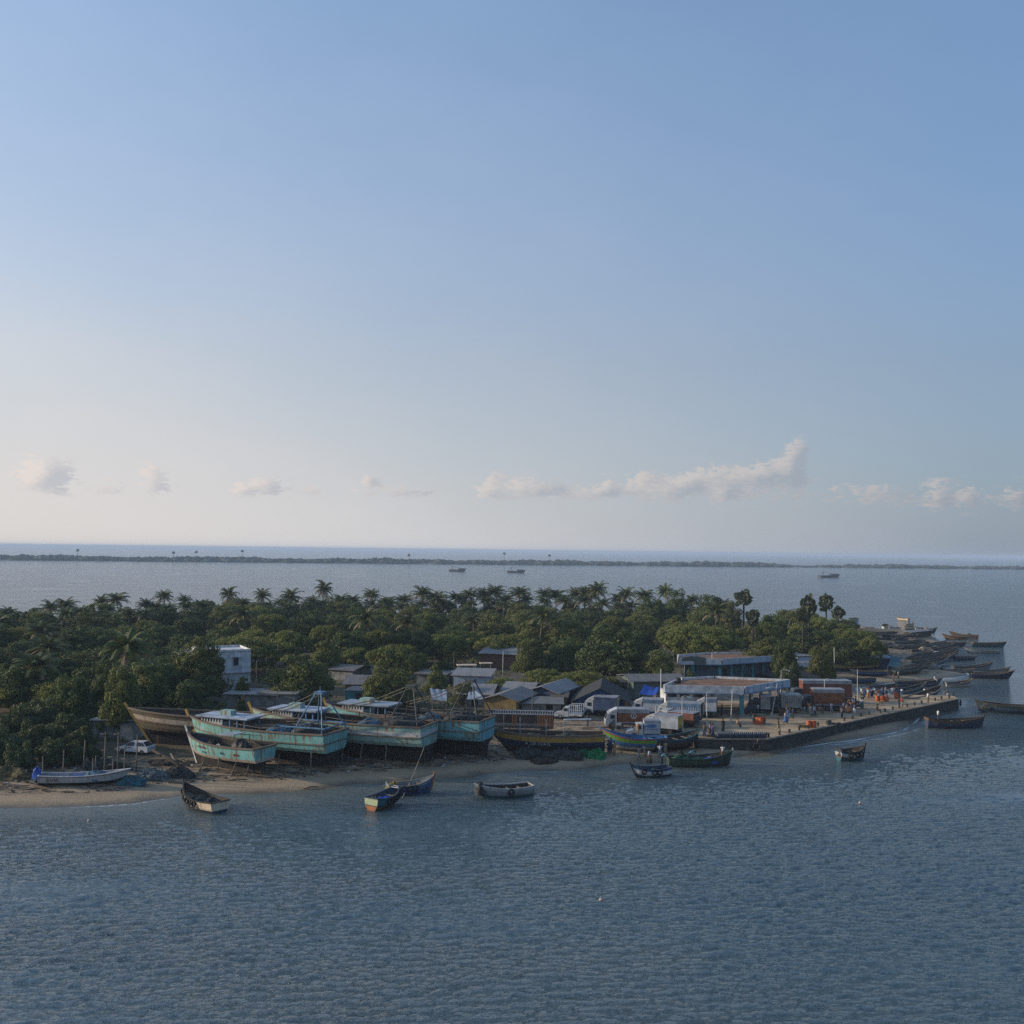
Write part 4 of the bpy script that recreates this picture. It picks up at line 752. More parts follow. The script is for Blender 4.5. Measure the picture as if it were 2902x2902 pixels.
# ---- beached in the middle
RB = [(.10, 0), (.50, .18), (.74, .36), (.88, .50), (.95, .66), (.985, .82), (1.0, .90), (1.0, 1.0)]
e, hr = boat('bright rainbow striped boat on the beach in front of the lorries', (1732, 2124), (1888, 2131), (GRY, LGR, BRB, BRB, GRN, GRN, RED), None, B=3.0, F=1.6, bowr=1.25, rake=1.9, tw=.62, gun=BRB, inner=BRB, deck=BRB, rows=RB, post=WTX, nets=[(.55, .8, .6, DKW), (.3, 1., .3, NETB)], dz=.6)
boat('dark unpainted boat behind the rainbow boat with gear in its bow', (1962, 2118), (1850, 2132), (BLK, BLK, DKW, DKW, DKW, DKB, DKB), None, B=3.0, F=1.45, bowr=.8, rake=1.8, tw=.6, rows=RB, gun=TEA, inner=DKW, nets=[(.8, .7, .5, NETD)])
e, hy = boat('long navy boat with ochre upper strake and faded lettering under drying gear', (1425, 2128), (1712, 2142), (BLK, DKW, NAVY, NAVY, YEL, YEL, RUSTW), None, B=3.6, F=2.35, bowr=.55, rake=2.4, tw=.7, rows=RB, gun=RUSTW, inner=DKW, nets=[(.3, 1.6, .5, NETD), (.6, 1.4, .4, NETD)], th=(.2, .4, .6))
def lettering(txt, par, mtl, loc, size, rz, name='lettering', rx=R(90), sx=1):
    cu = bpy.data.curves.new('t', 'FONT'); cu.body = txt; cu.size = size; cu.extrude = .004; tmp = bpy.data.objects.new('t', cu); COL.objects.link(tmp)
    me = bpy.data.meshes.new_from_object(tmp); bpy.data.objects.remove(tmp); me.materials.clear(); me.materials.append(mtl)
    o = bpy.data.objects.new(name, me); COL.objects.link(o); o.parent = par; o.location = loc; o.rotation_euler = (rx, 0, rz); o.scale.x = sx; return o
_gl = {}
def glyph(ch, size):
    if (ch, size) not in _gl:
        cu = bpy.data.curves.new('t', 'FONT'); cu.body = ch; cu.size = size; cu.extrude = .012; tmp = bpy.data.objects.new('t', cu); COL.objects.link(tmp)
        me = bpy.data.meshes.new_from_object(tmp); bpy.data.objects.remove(tmp); w = max([v.co.x for v in me.vertices] or [size*.3])
        _gl[(ch, size)] = ([v.co.copy() for v in me.vertices], [tuple(p.vertices) for p in me.polygons], w)
    return _gl[(ch, size)]
def side_text(h, par, txt, mtl, t, u, size, side=1, sx=1):   # letters painted on the hull one by one; port side (side=1) runs from bow to stern
    g = MB(); sg = -1 if side > 0 else 1
    for ch in txt:
        vs, fs, w = glyph(ch, size) if ch != ' ' else ([], [], size*.3)
        p = h.at(t, u, side, .03); q = h.at(t+sg*.02, u, side, .03); hi = h.at(t, min(1, u+.08), side, .03); ex = (q-p).normalized(); ey = (hi-p); ey = (ey-ex*ey.dot(ex)).normalized(); ez = ex.cross(ey)
        g.add([p+ex*(v.x*sx)+ey*v.y+ez*(v.z+.015) for v in vs], fs); t += sg*(w*sx+size*.09)/h.L
    return g.build('lettering', mtl, par)
side_text(hy, e, 'A SSI IVAG', mat('faded_letter', (.42, .44, .42), .9, .3, 6), .69, .50, .6)
m = MB(); mm = []
for t in (.35, .5, .72, .86): a = hy.at(t, 1, 1, .1); m.tube([a+Vector((0, -.5, 0)), a+Vector((0, -.5, 1.9))], .04, 5)
m.bar(hy.at(.35, 1, 1, -.4)+Vector((0, 0, 1.9)), hy.at(.12, 1, 1, -.4)+Vector((0, 0, 1.9)), .9, .05, 0); m.build('awning', TARPW, e)
# ---- fibreglass boat at the far left
e, h = boat('scuffed white fibreglass boat on the left beach with a blue wrapped engine', (352, 2221), (112, 2224), (DGR, DGR, LGR, LGR, RUSTW), None, B=2.1, F=.95, bowr=.5, rake=.8, tw=.85, gun=WTX, inner=LGR, nets=[(.42, 1.3, .35, TARP), (.62, 1.2, .75, NETB)], th=(.3, .5, .7), rows=[(.10, 0), (.60, .18), (.86, .34), (.93, .60), (.97, .88), (1., 1.)])
outboard(h, e); pile(e, -h.L/2-.25, 0, h.F-.15, .42, .42, .95, TARP, 3, 'engine_cover')
side_text(h, e, 'SVM', mat('dark_red_letter', (.20, .07, .06), .9, .3, 6), .10, .45, .55, -1)
# ---- the hauled out trawlers
TR = [(.10, 0), (.16, .30), (.74, .46), (.86, .56), (.93, .72), (.97, .86), (1.0, 1.0)]
def trawler(label, bow, stern, B, F, bowr, rake, side_m, low_m, L_extra=0, tw=.92, wheel=None, gantry=None, railm=None, rub=True, post=None, sternr=.1, rows=TR):
    p, rz, L = place(bow, stern); L += rake*.9+L_extra; p += Vector((math.cos(rz), math.sin(rz), 0))*rake*.45; e = thing('trawler', label, 'trawler', p, rz, 'trawlers hauled out on the beach')
    h = Hull(L, B, F, bowr, sternr, rake, tw, 0, rows, n=20, bowfull=2.6, keelrise=.1)
    ms = [BLK]+list(low_m)+list(side_m); h.build(e, ms, [0, 0]+[1+i for i in range(len(rows)-3)], railm or RUSTW, WOOD, DKW, .8, .2)
    if rub:
        g = MB()
        for u in (.72,):
            for side in (1, -1):
                pts = [h.at(t, u, side, .05) for t in np.linspace(0, .97, 14)]
                for a, b in zip(pts, pts[1:]): g.bar(a, b, .11, .12)
            g.bar(h.at(0, u, 1), h.at(0, u, -1), .14, .12)
        g.build('rubbing_strake', RUSTW, e)
    stem(h, e, post or YEL, .8, .20 if post is not WTX else .12, u0=0. if L_extra or not rub or post is YEL and F < 4 else .35); H = F-.75
    if wheel:
        t0, t1, w, hh, pm, rm, closed = wheel; x0, x1 = -L/2+L*t0, -L/2+L*t1
        wh = empty('wheelhouse'); wh.parent = e; g = MB(); zz = H+hh
        g.box(((x0+x1)/2, 0, zz+.08), (x1-x0+.9, w+.7, .14)); g.box(((x0+x1)/2, 0, zz-.06), (x1-x0+.5, w+.3, .12)); g.build('roof', rm, wh)
        g = MB(); xm = x0+(x1-x0)*closed; g.box(((xm+x1)/2, 0, H+hh*.35), (x1-xm, w, hh*.7))
        for i in range(8):
            for s in (-1, 1): g.box((xm+(x1-xm)*(i+.5)/8, s*w/2, H+hh*.84), (.16, .08, hh*.34))
        for s in (-1, 1): g.box((x1-.06, s*w*.25, H+hh*.84), (.08, .14, hh*.34))
        g.build('cabin_wall', WTX if pm is not STEEL else WHT, wh)
        MB().box(((xm+x1)/2, 0, H+hh*.83), (x1-xm-.2, w-.2, hh*.3)).build('window_glass', mat('dark_glass', (.02, .03, .04), .15, .2, 2), wh)
        for i in range(4):
            for s in (-1, 1):
                xx = x0+.1+(xm-x0-.1)*i/3; g = MB(); g.tube([(xx, s*w/2, H-.2), (xx, s*w/2, zz)], .09, 6); g.build('post', pm, wh)
        g = MB(); g.box((x0+(x1-x0)*.55, 0, zz+.42), (1.5, 1.1, .55)); g.build('roof_box', TGR, wh)
    if gantry:
        t0, hh, gm, boom = gantry; x = -L/2+L*t0; w = B*.42; ap = Vector((x+.9, 0, H+hh)); g = MB(); ga = gm
        for s in (-1, 1):
            g.tube([(x-.9, s*w, H+1.2), ap+Vector((-.35, s*.35, 0))], .08, 6); g.tube([(x+2.6, s*w, H+1.2), ap+Vector((.35, s*.35, 0))], .08, 6)
            g.tube([(x-.9, s*w, H-.2), (x-.9, s*w, H+1.2)], .12, 6); g.tube([(x+2.6, s*w, H-.2), (x+2.6, s*w, H+1.2)], .12, 6)
            g.bar((x-1.2, s*w, H+1.5), (x+4.5, s*w, H+1.45), .14)
        g.bar((x-.9, -w, H+1.4), (x-.9, w, H+1.4), .14); g.bar((x+2.6, -w, H+1.4), (x+2.6, w, H+1.4), .12); g.box(ap, (1.1, .95, .3))
        g.bar((x-.1, -w*.6, H+hh*.62), (x-.1, w*.6, H+hh*.62), .09); g.tube([ap, ap+Vector((0, 0, .7))], .06, 5); g.build('gantry', ga, e)
        for s, o in ((-1, 0), (1, .35)):
            g = MB(); a = ap+Vector((.3, s*.3, -.3+o)); b = Vector((x+boom, s*.5, H+1.9+o)); mid = (a+b)/2+Vector((0, 0, -.35)); g.tube([a, mid, b], .06, 5); g.build('boom', POLE, e)
        for i in range(5):
            xx = x+3.6+i*1.7; s = -1 if i % 2 else 1
            g = MB(); g.tube([(xx, w*1.05*s, H-.2), (xx+.05, w*1.05*s, H+1.3)], .07, 5); g.build('rail_post', DKW, e)
        g = MB()
        for s in (-1, 1): g.tube([(x+4.2, s*w*1.05, H+1.25), (x+7, s*w*1.05, H+1.05), (x+10.4, s*w*1.05, H+1.3)], .045, 5)
        g.build('rail', POLE, e)
        pile(e, x+2., 0, H+.1, 2.4, B*.34, 1.3, NETD, 7); pile(e, x+6, .2, H+.1, 1.6, B*.3, .9, NETB, 9, 'gear_heap')
    return e, h
eT, h1 = trawler('small turquoise trawler with red lettering and cream bottom band, nearest of the row', (556, 2162), (750, 2199), 3.9, 2.75, .75, 1.5, (TQ, TQ, TQ), (CRM,), rub=False, post=WTX, rows=[(.05, 0), (.07, .40), (.80, .47), (.89, .58), (.95, .76), (.98, .93), (1.0, 1.0)], tw=.95)
RL = mat('red_letter', (.33, .07, .06), .9, .3, 8); GL = mat('green_letter', (.04, .14, .15), .9, .3, 8)
side_text(h1, eT, 'wuglILGufflir', RL, .74, .80, .36, 1, .62); side_text(h1, eT, 'K ABEJ', GL, .68, .64, .26, 1, .8); side_text(h1, eT, 'PN', GL, .42, .70, .42, 1, .9); side_text(h1, eT, '4060', RL, .26, .70, .38, 1, .95)
g = MB(); H = 2.05
for i in range(4): g.tube([(-3.6+i*1.1, (-1) ** i*1.0, H), (-3.6+i*1.1, (-1) ** i*1.0, H+1.7)], .04, 5)
g.bar((-3.9, 1.1, H+1.7), (.2, 1.1, H+1.6), .06); g.bar((-3.9, -1.1, H+1.7), (.2, -1.1, H+1.6), .06); g.build('awning_frame', GSTL, eT)
o = MB().box((-1.0, 0, H+1.75), (2.4, 1.9, .08)).build('awning_sheet', TARPW, eT); o.rotation_euler.y = R(4)
pile(eT, 3.2, 0, H+.1, 1.2, .8, .8, NAVY, 21, 'bow_net'); pile(eT, 1.1, .8, H+.1, .7, .6, .9, TYR, 22, 'tyre_heap'); pile(eT, -2.2, 0, H, 1.2, .9, 1.2, ENG, 23, 'engine_block')
pile(eT, .2, .9, H+.3, .4, .3, .4, WTX, 24, 'white_sack')
trawler('turquoise trawler with rust streaks and blue posted white roofed wheelhouse', (572, 2126), (950, 2184), 5.7, 3.75, .55, 2.2, (TQ, TQ, TQ, TQ), (CRM,)[:0], wheel=(.55, .86, 2.8, 1.6, STEEL, ROOFW, .5), gantry=(.06, 5.0, STEEL, 8.5))
trawler('long pale green trawler with blue transom second from the right of the row', (750, 2110), (1216, 2170), 5.7, 4.1, .6, 2.2, (TGR, TGR, WHT, TGR), (), wheel=(.60, .84, 2.9, 1.6, STEEL, ROOFW, .5), gantry=(.06, 5.0, GSTL, 9.5))
trawler('turquoise trawler with blue wheelhouse and rusty rail at the right end of the row', (962, 2098), (1380, 2153), 5.7, 4.2, .6, 2.2, (TQD, TQD, TQD, TQD), (), wheel=(.58, .86, 2.9, 1.7, STEEL, TARPW, .5), gantry=(.06, 5.2, GSTL, 9.0))
trawler('old olive green hull with long raked brown stem, rearmost at the left', (422, 2108), (850, 2128), 5.0, 3.8, .5, 3.0, (OLV, OLV, CRM, OLV), (), wheel=None, gantry=None, post=YEL)
# timber props under the hulls: (foot px, py, head offset)
for i, (x, y, l, hx, hy_) in enumerate(((563, 2186, 'leftmost short prop under the small turquoise trawler', .7, 1.5), (616, 2190, 'second prop under the small turquoise trawler', .1, 1.5), (655, 2196, 'third leaning prop under the small turquoise trawler', .6, 1.6), (698, 2200, 'fourth prop at the corner of the small turquoise trawler', .3, 1.6), (784, 2188, 'prop under the transom of the small turquoise trawler', .2, 1.9),
        (880, 2196, 'prop under the side of the trawler with blue posts', 0, 2.4), (968, 2167, 'prop under the transom of the trawler with blue posts', .1, 2.4), (1018, 2169, 'first prop under the pale green trawler', .3, 2.4), (1091, 2171, 'second prop under the pale green trawler', .1, 2.4), (1192, 2160, 'prop under the transom of the pale green trawler', .1, 2.6))):
    p = gp(x, y); g = MB(); g.tube([(0, 0, -.2), (hx*.5, .1, hy_*.5), (hx, .25, hy_)], [.09, .08, .07], 6)
    tag(g.build('timber_prop', POLE, None, True, p), l, 'prop', 'timber props holding up the trawlers')
# rope from the pale trawler's stern down to the blue boat
a = pd(1202, 2118, 118); b = pz(1140, 2262, .1); g = MB(); g.tube([a, a.lerp(b, .5)+Vector((0, 0, -.25)), b], .035, 5); tag(g.build('mooring_rope', ROPE), 'thick mooring rope slanting from the pale green trawler into the water', 'rope')
# trawlers under way far out
for l, bw, st in (('left one of the two trawlers sailing beyond the wood', (1322, 1620), (1274, 1619)), ('right one of the two trawlers sailing beyond the wood', (1490, 1624), (1439, 1623)), ('lone trawler sailing far out at the right', (2380, 1636), (2322, 1637))):
    p, rz, L = place(bw, st, 0); e = thing('trawler', l, 'trawler', p, rz, 'trawlers under way'); h = Hull(L, 5.2, 2.0, 1.6, .2, 2.0, .85, .4, KR, n=12)
    h.build(e, [BRN, DKB, YEL], [0, 0, 2, 1, 1], DKW, WOOD, DKW, .8, .15)
    g = MB(); g.box((L*.18, 0, 2.6), (L*.26, 3.2, 1.9)); g.box((L*.18, 0, 3.65), (L*.32, 3.8, .2)); g.build('wheelhouse', DKB, e)
    g = MB(); x = -L*.34
    for s in (-1, 1): g.tube([(x-1, s*1.8, 1.6), (x+.2, 0, 6.4)], .12, 5); g.tube([(x+1.8, s*1.8, 1.6), (x+.4, 0, 6.4)], .12, 5)
    g.tube([(x+.3, 0, 6.2), (L*.14, 0, 4.)], .1, 5); g.build('gantry', GSTL, e)
# ---------------------------------------------------------------- buildings
WALLW = mat('whitewash_wall', (.56, .57, .58), .9, .28, 1.2); WALLB = mat('pale_blue_wall', (.38, .45, .53), .9, .2, 1.2); WALLG = mat('grey_wall', (.20, .20, .19), .9, .4, 1.0)
WALLN = mat('navy_wall', (.05, .07, .13), .9, .3, 1); WALLY = mat('ochre_wall', (.19, .135, .06), .9, .3, 1); WALLR = mat('brick_wall', (.12, .065, .045), .9, .35, 2); WALLE = mat('teal_wall', (.06, .24, .28), .9, .3, 1)
WALLGR = mat('green_wall', (.10, .15, .14), .9, .3, 1); WALLBB = mat('blue_wall', (.04, .10, .25), .9, .3, 1); MUD = mat('roof_terracotta', (.22, .125, .075), .95, .35, .7)
SHT = corr('grey_sheet', (.15, .145, .14), dirt=.9); SHT2 = corr('bright_sheet', (.225, .225, .23), dirt=.8); THA = mat('thatch', (.11, .095, .075), 1, .5, 5, bump=1); THD = mat('dark_thatch', (.045, .05, .052), 1, .4, 5, bump=1)
GLS = MATS['dark_glass'] if 'dark_glass' in MATS else mat('dark_glass', (.02, .03, .04), .15, .2, 2); SIGN = mat('faded_board', (.05, .07, .065), .8, .8, 9, col2=(.16, .15, .13)); BTRIM = mat('blue_trim', (.10, .17, .28), .7, .3, 3)
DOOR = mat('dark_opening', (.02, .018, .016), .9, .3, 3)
def base_frame(a, b, z=None):
    A, B_ = gp(*a), gp(*b); d = B_-A; return A, math.atan2(d.y, d.x), math.hypot(d.x, d.y)
def hut(label, a, b, depth, wh, rh, wall, roof, style='gable', over=.5, axis='x', door=None, cat='hut', group='huts of the fishing village', win=()):
    # a, b: the front wall's left and right foot in the photograph; the hut runs back from there
    if group: rh *= .55; wh *= .86
    p, rz, L = base_frame(a, b); e = thing(cat.replace(' ', '_') if cat != 'hut' else 'hut', label, cat, p, rz, group)
    MB().box((L/2, depth/2, wh/2-.2), (L, depth, wh+.4)).build('wall', wall, e)
    m = MB(); o = over; t = .09
    if style == 'gable' and axis == 'x':        # ridge parallel to the front
        for s in (0, 1):
            y0 = -o if s == 0 else depth+o; z0 = wh-o*rh/(depth/2)
            q = [(-o, y0, z0), (L+o, y0, z0), (L+o, depth/2, wh+rh), (-o, depth/2, wh+rh)]; m.add(q+[(x, y, z+t) for x, y, z in q], [(0, 1, 2, 3), (4, 5, 6, 7), (0, 1, 5, 4), (1, 2, 6, 5), (2, 3, 7, 6), (3, 0, 4, 7)])
        for x in (0.02, L-.02): MB().add([(x, 0, wh), (x, depth, wh), (x, depth/2, wh+rh-.03)], [(0, 1, 2)]).build('gable_wall', wall, e)
    elif style == 'gable':                      # gable end faces the camera
        for s in (0, 1):
            x0 = -o if s == 0 else L+o; z0 = wh-o*rh/(L/2)
            q = [(x0, -o, z0), (x0, depth+o, z0), (L/2, depth+o, wh+rh), (L/2, -o, wh+rh)]; m.add(q+[(x, y, z+t) for x, y, z in q], [(0, 1, 2, 3), (4, 5, 6, 7), (0, 1, 5, 4), (1, 2, 6, 5), (2, 3, 7, 6), (3, 0, 4, 7)])
        for y in (0.02, depth-.02): MB().add([(0, y, wh), (L, y, wh), (L/2, y, wh+rh-.03)], [(0, 1, 2)]).build('gable_wall', wall, e)
    elif style == 'lean':
        q = [(-o, -o, wh), (L+o, -o, wh), (L+o, depth+o, wh+rh), (-o, depth+o, wh+rh)]; m.add(q+[(x, y, z+t) for x, y, z in q], [(0, 1, 2, 3), (4, 5, 6, 7), (0, 1, 5, 4), (1, 2, 6, 5), (2, 3, 7, 6), (3, 0, 4, 7)])
    elif style == 'hip':
        r = min(L, depth)*.45; m.add([(-o, -o, wh-.2), (L+o, -o, wh-.2), (L+o, depth+o, wh-.2), (-o, depth+o, wh-.2), (r, depth/2, wh+rh), (L-r, depth/2, wh+rh)], [(0, 1, 5, 4), (1, 2, 5), (2, 3, 4, 5), (3, 0, 4)])
    else:
        m.box((L/2, depth/2, wh+.08), (L+2*o, depth+2*o, .16))
        if rh:
            g = MB()
            for c, d in (((L/2, -o+.08, wh+rh/2), (L+2*o, .16, rh)), ((L/2, depth+o-.08, wh+rh/2), (L+2*o, .16, rh)), ((-o+.08, depth/2, wh+rh/2), (.16, depth+2*o-.34, rh)), ((L+o-.08, depth/2, wh+rh/2), (.16, depth+2*o-.34, rh))): g.box(c, d)
            g.build('parapet', wall, e)
    m.build('roof', roof, e)
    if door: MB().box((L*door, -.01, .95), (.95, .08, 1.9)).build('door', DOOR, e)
    for wx, wz, ww, hh in win:
        f = MB().box((L*wx, -.02, wz), (ww+.2, .1, hh+.2)).build('window', WTX, e); MB().box((L*wx, -.08, wz), (ww, .03, hh)).build('pane', GLS, f)
    return e, L
# white two storey house
e, L = hut('white two storey house with one small upper window among the trees', (566, 1966), (709, 1959), 8, 6.4, .5, WALLW, WALLW, 'flat', 0, cat='house', group=None, door=.42)
for wx, wz in ((.70, 4.9), (.20, 4.9)):
    f = MB().box((L*wx, -.03, wz), (1.0, .12, 1.35)).build('window', WALLB, e); MB().box((L*wx, -.11, wz), (.75, .04, 1.1)).build('pane', GLS, f)
    g = MB().box((L*wx, -.3, wz+.85), (1.5, .6, .1)).build('sunshade', WALLW, e)
MB().box((L*.55, -.25, 3.2), (L*.9, .5, .12)).build('ledge', WALLW, e)
hut('white house end with a pale roof slope left of the leafy tree', (488, 1925), (545, 1929), 8, 4.6, .4, WALLW, WALLW, 'flat', .1, cat='house', group=None)
hut('small pink white house under a dark tiled roof in the left wood', (256, 1925), (312, 1926), 6, 3.0, 1.3, mat('pinkish_wall', (.58, .52, .50), .9, .2, 1), THD, 'hip', .4, cat='house', group=None)
hut('small house with a white water tank on its flat roof in the middle wood', (1006, 1905), (1058, 1905), 5, 3.0, .5, WALLW, SHT, 'flat', .1, cat='house', group=None)
hut('long brick shed with white edged roofs behind the thorn trees', (1362, 1893), (1478, 1898), 6, 2.9, .9, WALLR, SHT2, 'lean', .5, cat='shed', group=None)
for q in ((('long low hut with a grey slab roof behind the old hull', (640, 2012), (785, 2016), 6, 2.6, .2, WALLG, mat('slab_roof', (.27, .27, .27), .9, .3, 1), 'flat', .4, 'x', .3)), (('bare grey hut wall beside the big rounded tree', (730, 2014), (835, 2018), 5, 2.9, .6, WALLG, WALLG, 'lean', .2, 'x', None)),
        (('hut with a warm grey tiled slope left of the glossy green tree', (978, 1972), (1048, 1974), 7, 2.3, 1.7, WALLR, SHT, 'gable', .5, 'x', .3)), (('teal walled hut below the warm grey roof', (978, 2000), (1042, 2002), 4, 2.6, .2, WALLE, SHT, 'lean', .2, 'x', .6)), (('low hut with blue grey sheets at the foot of the palms', (930, 1925), (1000, 1930), 6, 2.2, 1., WALLG, SHT, 'gable', .5, 'x', None)),
        (('hut with a long bright sheet roof below the parked boat', (1285, 1955), (1385, 1958), 5, 2.8, 1.2, WALLB, SHT2, 'lean', .5, 'x', .4)), (('hut with a broad white blue roof seen through the third gantry', (1300, 2000), (1390, 2003), 7, 2.2, 1.8, WALLG, SHT2, 'gable', .5, 'x', .5)), (('ochre gabled house with a small blue shutter', (1372, 2030), (1462, 2036), 9, 2.9, 1.3, WALLY, SHT, 'gable', .5, 'y', None)),
        (('hut with a pale sheet roof behind the ochre house', (1425, 1993), (1500, 1997), 7, 2.4, 1.5, WALLG, SHT2, 'gable', .5, 'x', None)), (('navy gabled house with a wide pale grey roof', (1494, 2006), (1578, 2012), 10, 3.0, 1.4, WALLN, SHT2, 'gable', .6, 'y', None)), (('low shack with stained sheets beside the ochre house', (1478, 2032), (1590, 2034), 5, 2.2, .5, WALLG, SHT, 'lean', .4, 'x', .7)),
        (('ochre lean-to behind the white pickup', (1565, 2018), (1605, 2019), 4, 2.5, .4, WALLY, THA, 'lean', .3, 'x', None)), (('brown thatched hut in the village middle', (1448, 1958), (1492, 1960), 6, 1.8, 2.0, THA, THA, 'gable', .6, 'x', None)), (('small hut behind the green thorn bush tree', (1508, 1948), (1560, 1950), 5, 2.0, 1.4, WALLG, SHT, 'gable', .4, 'x', None)),
        (('wide dark thatched hall over a blue gable', (1632, 2020), (1770, 2024), 11, 2.3, 3.1, WALLBB, THD, 'gable', .8, 'y', None)), (('long shed with a pale blue grey roof behind the blue tarpaulin', (1768, 1945), (1862, 1946), 9, 2.6, 1.3, WALLGR, SHT2, 'gable', .5, 'x', .2)), (('green walled shed with a wide flat sheet roof left of the market hall', (1795, 1985), (1935, 1984), 8, 3.6, 1.0, WALLGR, SHT, 'gable', .8, 'x', .3)),
        (('lower blue grey lean-to at the left of the green walled shed', (1735, 1975), (1792, 1978), 6, 2.8, .5, WALLGR, SHT, 'lean', .4, 'x', .5)),
        (('dark thatched roof hut right of the office building', (2225, 1945), (2325, 1948), 8, 1.8, 2.4, THD, THD, 'hip', .8, 'x', None)), (('pale blue house wall behind the dark thatched huts', (2262, 1900), (2305, 1900), 6, 3.2, .3, WALLB, SHT2, 'flat', .2, 'x', None)), (('hut with a white roof edge beside the dark thatch', (2268, 1922), (2310, 1924), 5, 2.4, 1.1, WALLG, SHT2, 'lean', .4, 'x', None)),
        (('thatched shelter left of the brown lorries', (2195, 1935), (2240, 1938), 6, 1.7, 2.0, THD, THD, 'hip', .5, 'x', None)), (('long dark shed with a blue grey roof on the boat beach', (2462, 1895), (2530, 1897), 5, 2.5, .5, WALLN, mat('blue_grey_sheet', (.14, .20, .26), .7, .3, 1), 'lean', .5, 'x', .4)), (('tattered grey tent hut left of the long dark shed', (2395, 1893), (2458, 1895), 5, 1.9, .7, WALLG, mat('grey_canvas', (.22, .22, .22), .9, .4, 1.5), 'gable', .3, 'x', None)),
        (('low netting shelter at the left of the tattered tent', (2350, 1900), (2392, 1902), 4, 1.5, .8, WALLN, NETD, 'gable', .3, 'x', None)), (('open shed with a long white roof among the packed boats', (2582, 1806), (2640, 1806), 2, 1.6, .5, DKW, SHT2, 'lean', .4, 'x', None)), (('flat roofed stone hut behind the thicket on the left shore', (262, 2092), (372, 2094), 4, 2.5, .1, WALLG, mat('pale_slab', (.34, .34, .33), .9, .2, 1), 'flat', .3, 'x', None)),
        (('pale concrete store beside the white car', (340, 2098), (374, 2099), 4, 2.1, 0, mat('store_wall', (.40, .37, .32), .9, .3, 1), WALLG, 'flat', .1, 'x', None)), (('grey hut with a flat roof behind the parked boat', (1180, 1945), (1260, 1948), 6, 2.4, .3, WALLG, SHT, 'flat', .4, 'x', None))):
    hut(q[0], q[1], q[2], q[3], q[4], q[5], q[6], q[7], q[8], q[9], q[10], q[11] if len(q) > 11 else None)
p, rz, L = base_frame((1372, 2030), (1462, 2036))
# white and blue awning sheets
def sheet(label, pts, m, name='tarpaulin', seed=1, sag=.35, cat='tarpaulin', poles=True):   # pts: four corners in the world
    r = random.Random(seed); n = 10; vs = []; a, b, c, d = [Vector(p) for p in pts]
    for i in range(n+1):
        for j in range(n+1):
            u, v = i/n, j/n; p = a.lerp(b, u).lerp(d.lerp(c, u), v); p.z -= sag*4*u*(1-u)*(.5+.5*v)*.6+.08*math.sin(u*17+v*3)*(v); vs.append(p)
    e = thing(name, label, cat, (0, 0, 0)); g = MB(); g.add(vs, [(i*(n+1)+j, (i+1)*(n+1)+j, (i+1)*(n+1)+j+1, i*(n+1)+j+1) for i in range(n) for j in range(n)]); g.build('cloth', m, e, True)
    if poles:
        for q in (a, b, c, d): g = MB(); g.tube([(q.x, q.y, gz(q.x, q.y)-.1), (q.x, q.y, q.z)], .05, 5); g.build('pole', POLE, e)
    return e
def at_h(px, py, D): return pd(px, py, D)
sheet('bright blue tarpaulin awning in front of the green walled shed', [pd(1812, 1966, 160), pd(1858, 1969, 160), pd(1870, 1948, 163), pd(1826, 1939, 163)], TARP, seed=3)
sheet('white awning sheet hanging over a hut left of the third gantry', [pd(1226, 1982, 150), pd(1266, 1986, 150), pd(1268, 1954, 154), pd(1218, 1951, 154)], TARPW, seed=4, sag=.1)
sheet('pale sheet hung behind the second gantry boom', [pd(1322, 1982, 152), pd(1372, 1980, 152), pd(1352, 1958, 155), pd(1330, 1960, 155)], TARPW, seed=5, sag=.15)
sheet('dark blue tarpaulin sloping to the sand beside the beach shed', [pd(2516, 1887, 216), pd(2546, 1890, 216), pd(2556, 1862, 224), pd(2526, 1860, 224)], TEA, seed=6, sag=.1)
sheet('blue cloth hanging beside the old brown stem', [pd(372, 2102, 136), pd(402, 2104, 136), pd(396, 2060, 138), pd(374, 2052, 138)], mat('dark_blue_cloth', (.02, .05, .16), .9, .3, 2), seed=7, sag=.02)
# polygonal flat roofed halls
def hall(label, name, cat, poly, z0, zf, zt, fascia, side, cols, colm, gtop=MUD):
    c = Vector((sum(p[0] for p in poly)/len(poly), sum(p[1] for p in poly)/len(poly), z0)); e = thing(name, label, cat, c); P_ = [Vector((x-c.x, y-c.y, 0)) for x, y in poly]; n = len(P_)
    m = MB(); m.prism([(p.x*.985, p.y*.985) for p in P_], zf-z0+.05, zt-z0-.35); m.build('roof_slab', gtop, e)
    for i in range(n):
        a, b = P_[i], P_[(i+1) % n]; m = MB(); d = (b-a).normalized()
        a2, b2 = a+d*.13, b-d*.13; m.bar(Vector((a2.x, a2.y, (zf+zt)/2-z0)), Vector((b2.x, b2.y, (zf+zt)/2-z0)), .22, zt-zf); m.build('parapet', side if i == 1 else fascia, e)
    m = MB()
    for a, b in ((P_[0], P_[1]), (P_[1], P_[2])):
        q = (b-a).normalized(); nn = Vector((q.y, -q.x, 0)); m.bar(a+nn*.13+Vector((0, 0, zf-z0+.03)), b+nn*.13+Vector((0, 0, zf-z0+.03)), .16, .12)
    m.build('blue_band', BTRIM, e); m = MB(); m.prism([(p.x*.97, p.y*.97) for p in P_], -.3, .22); m.build('plinth', mat('plinth_floor', (.25, .20, .15), .9, .3, 1), e)
    for x, y, w, cm in cols:
        m = MB(); m.box((x-c.x, y-c.y, (zf-z0)/2), (w, w, zf-z0)); m.build('column', cm, e)
    return e, c
MK = [(22.1, 153), (33.6, 152.3), (42.5, 161.5), (31.6, 164.5), (26, 162)]
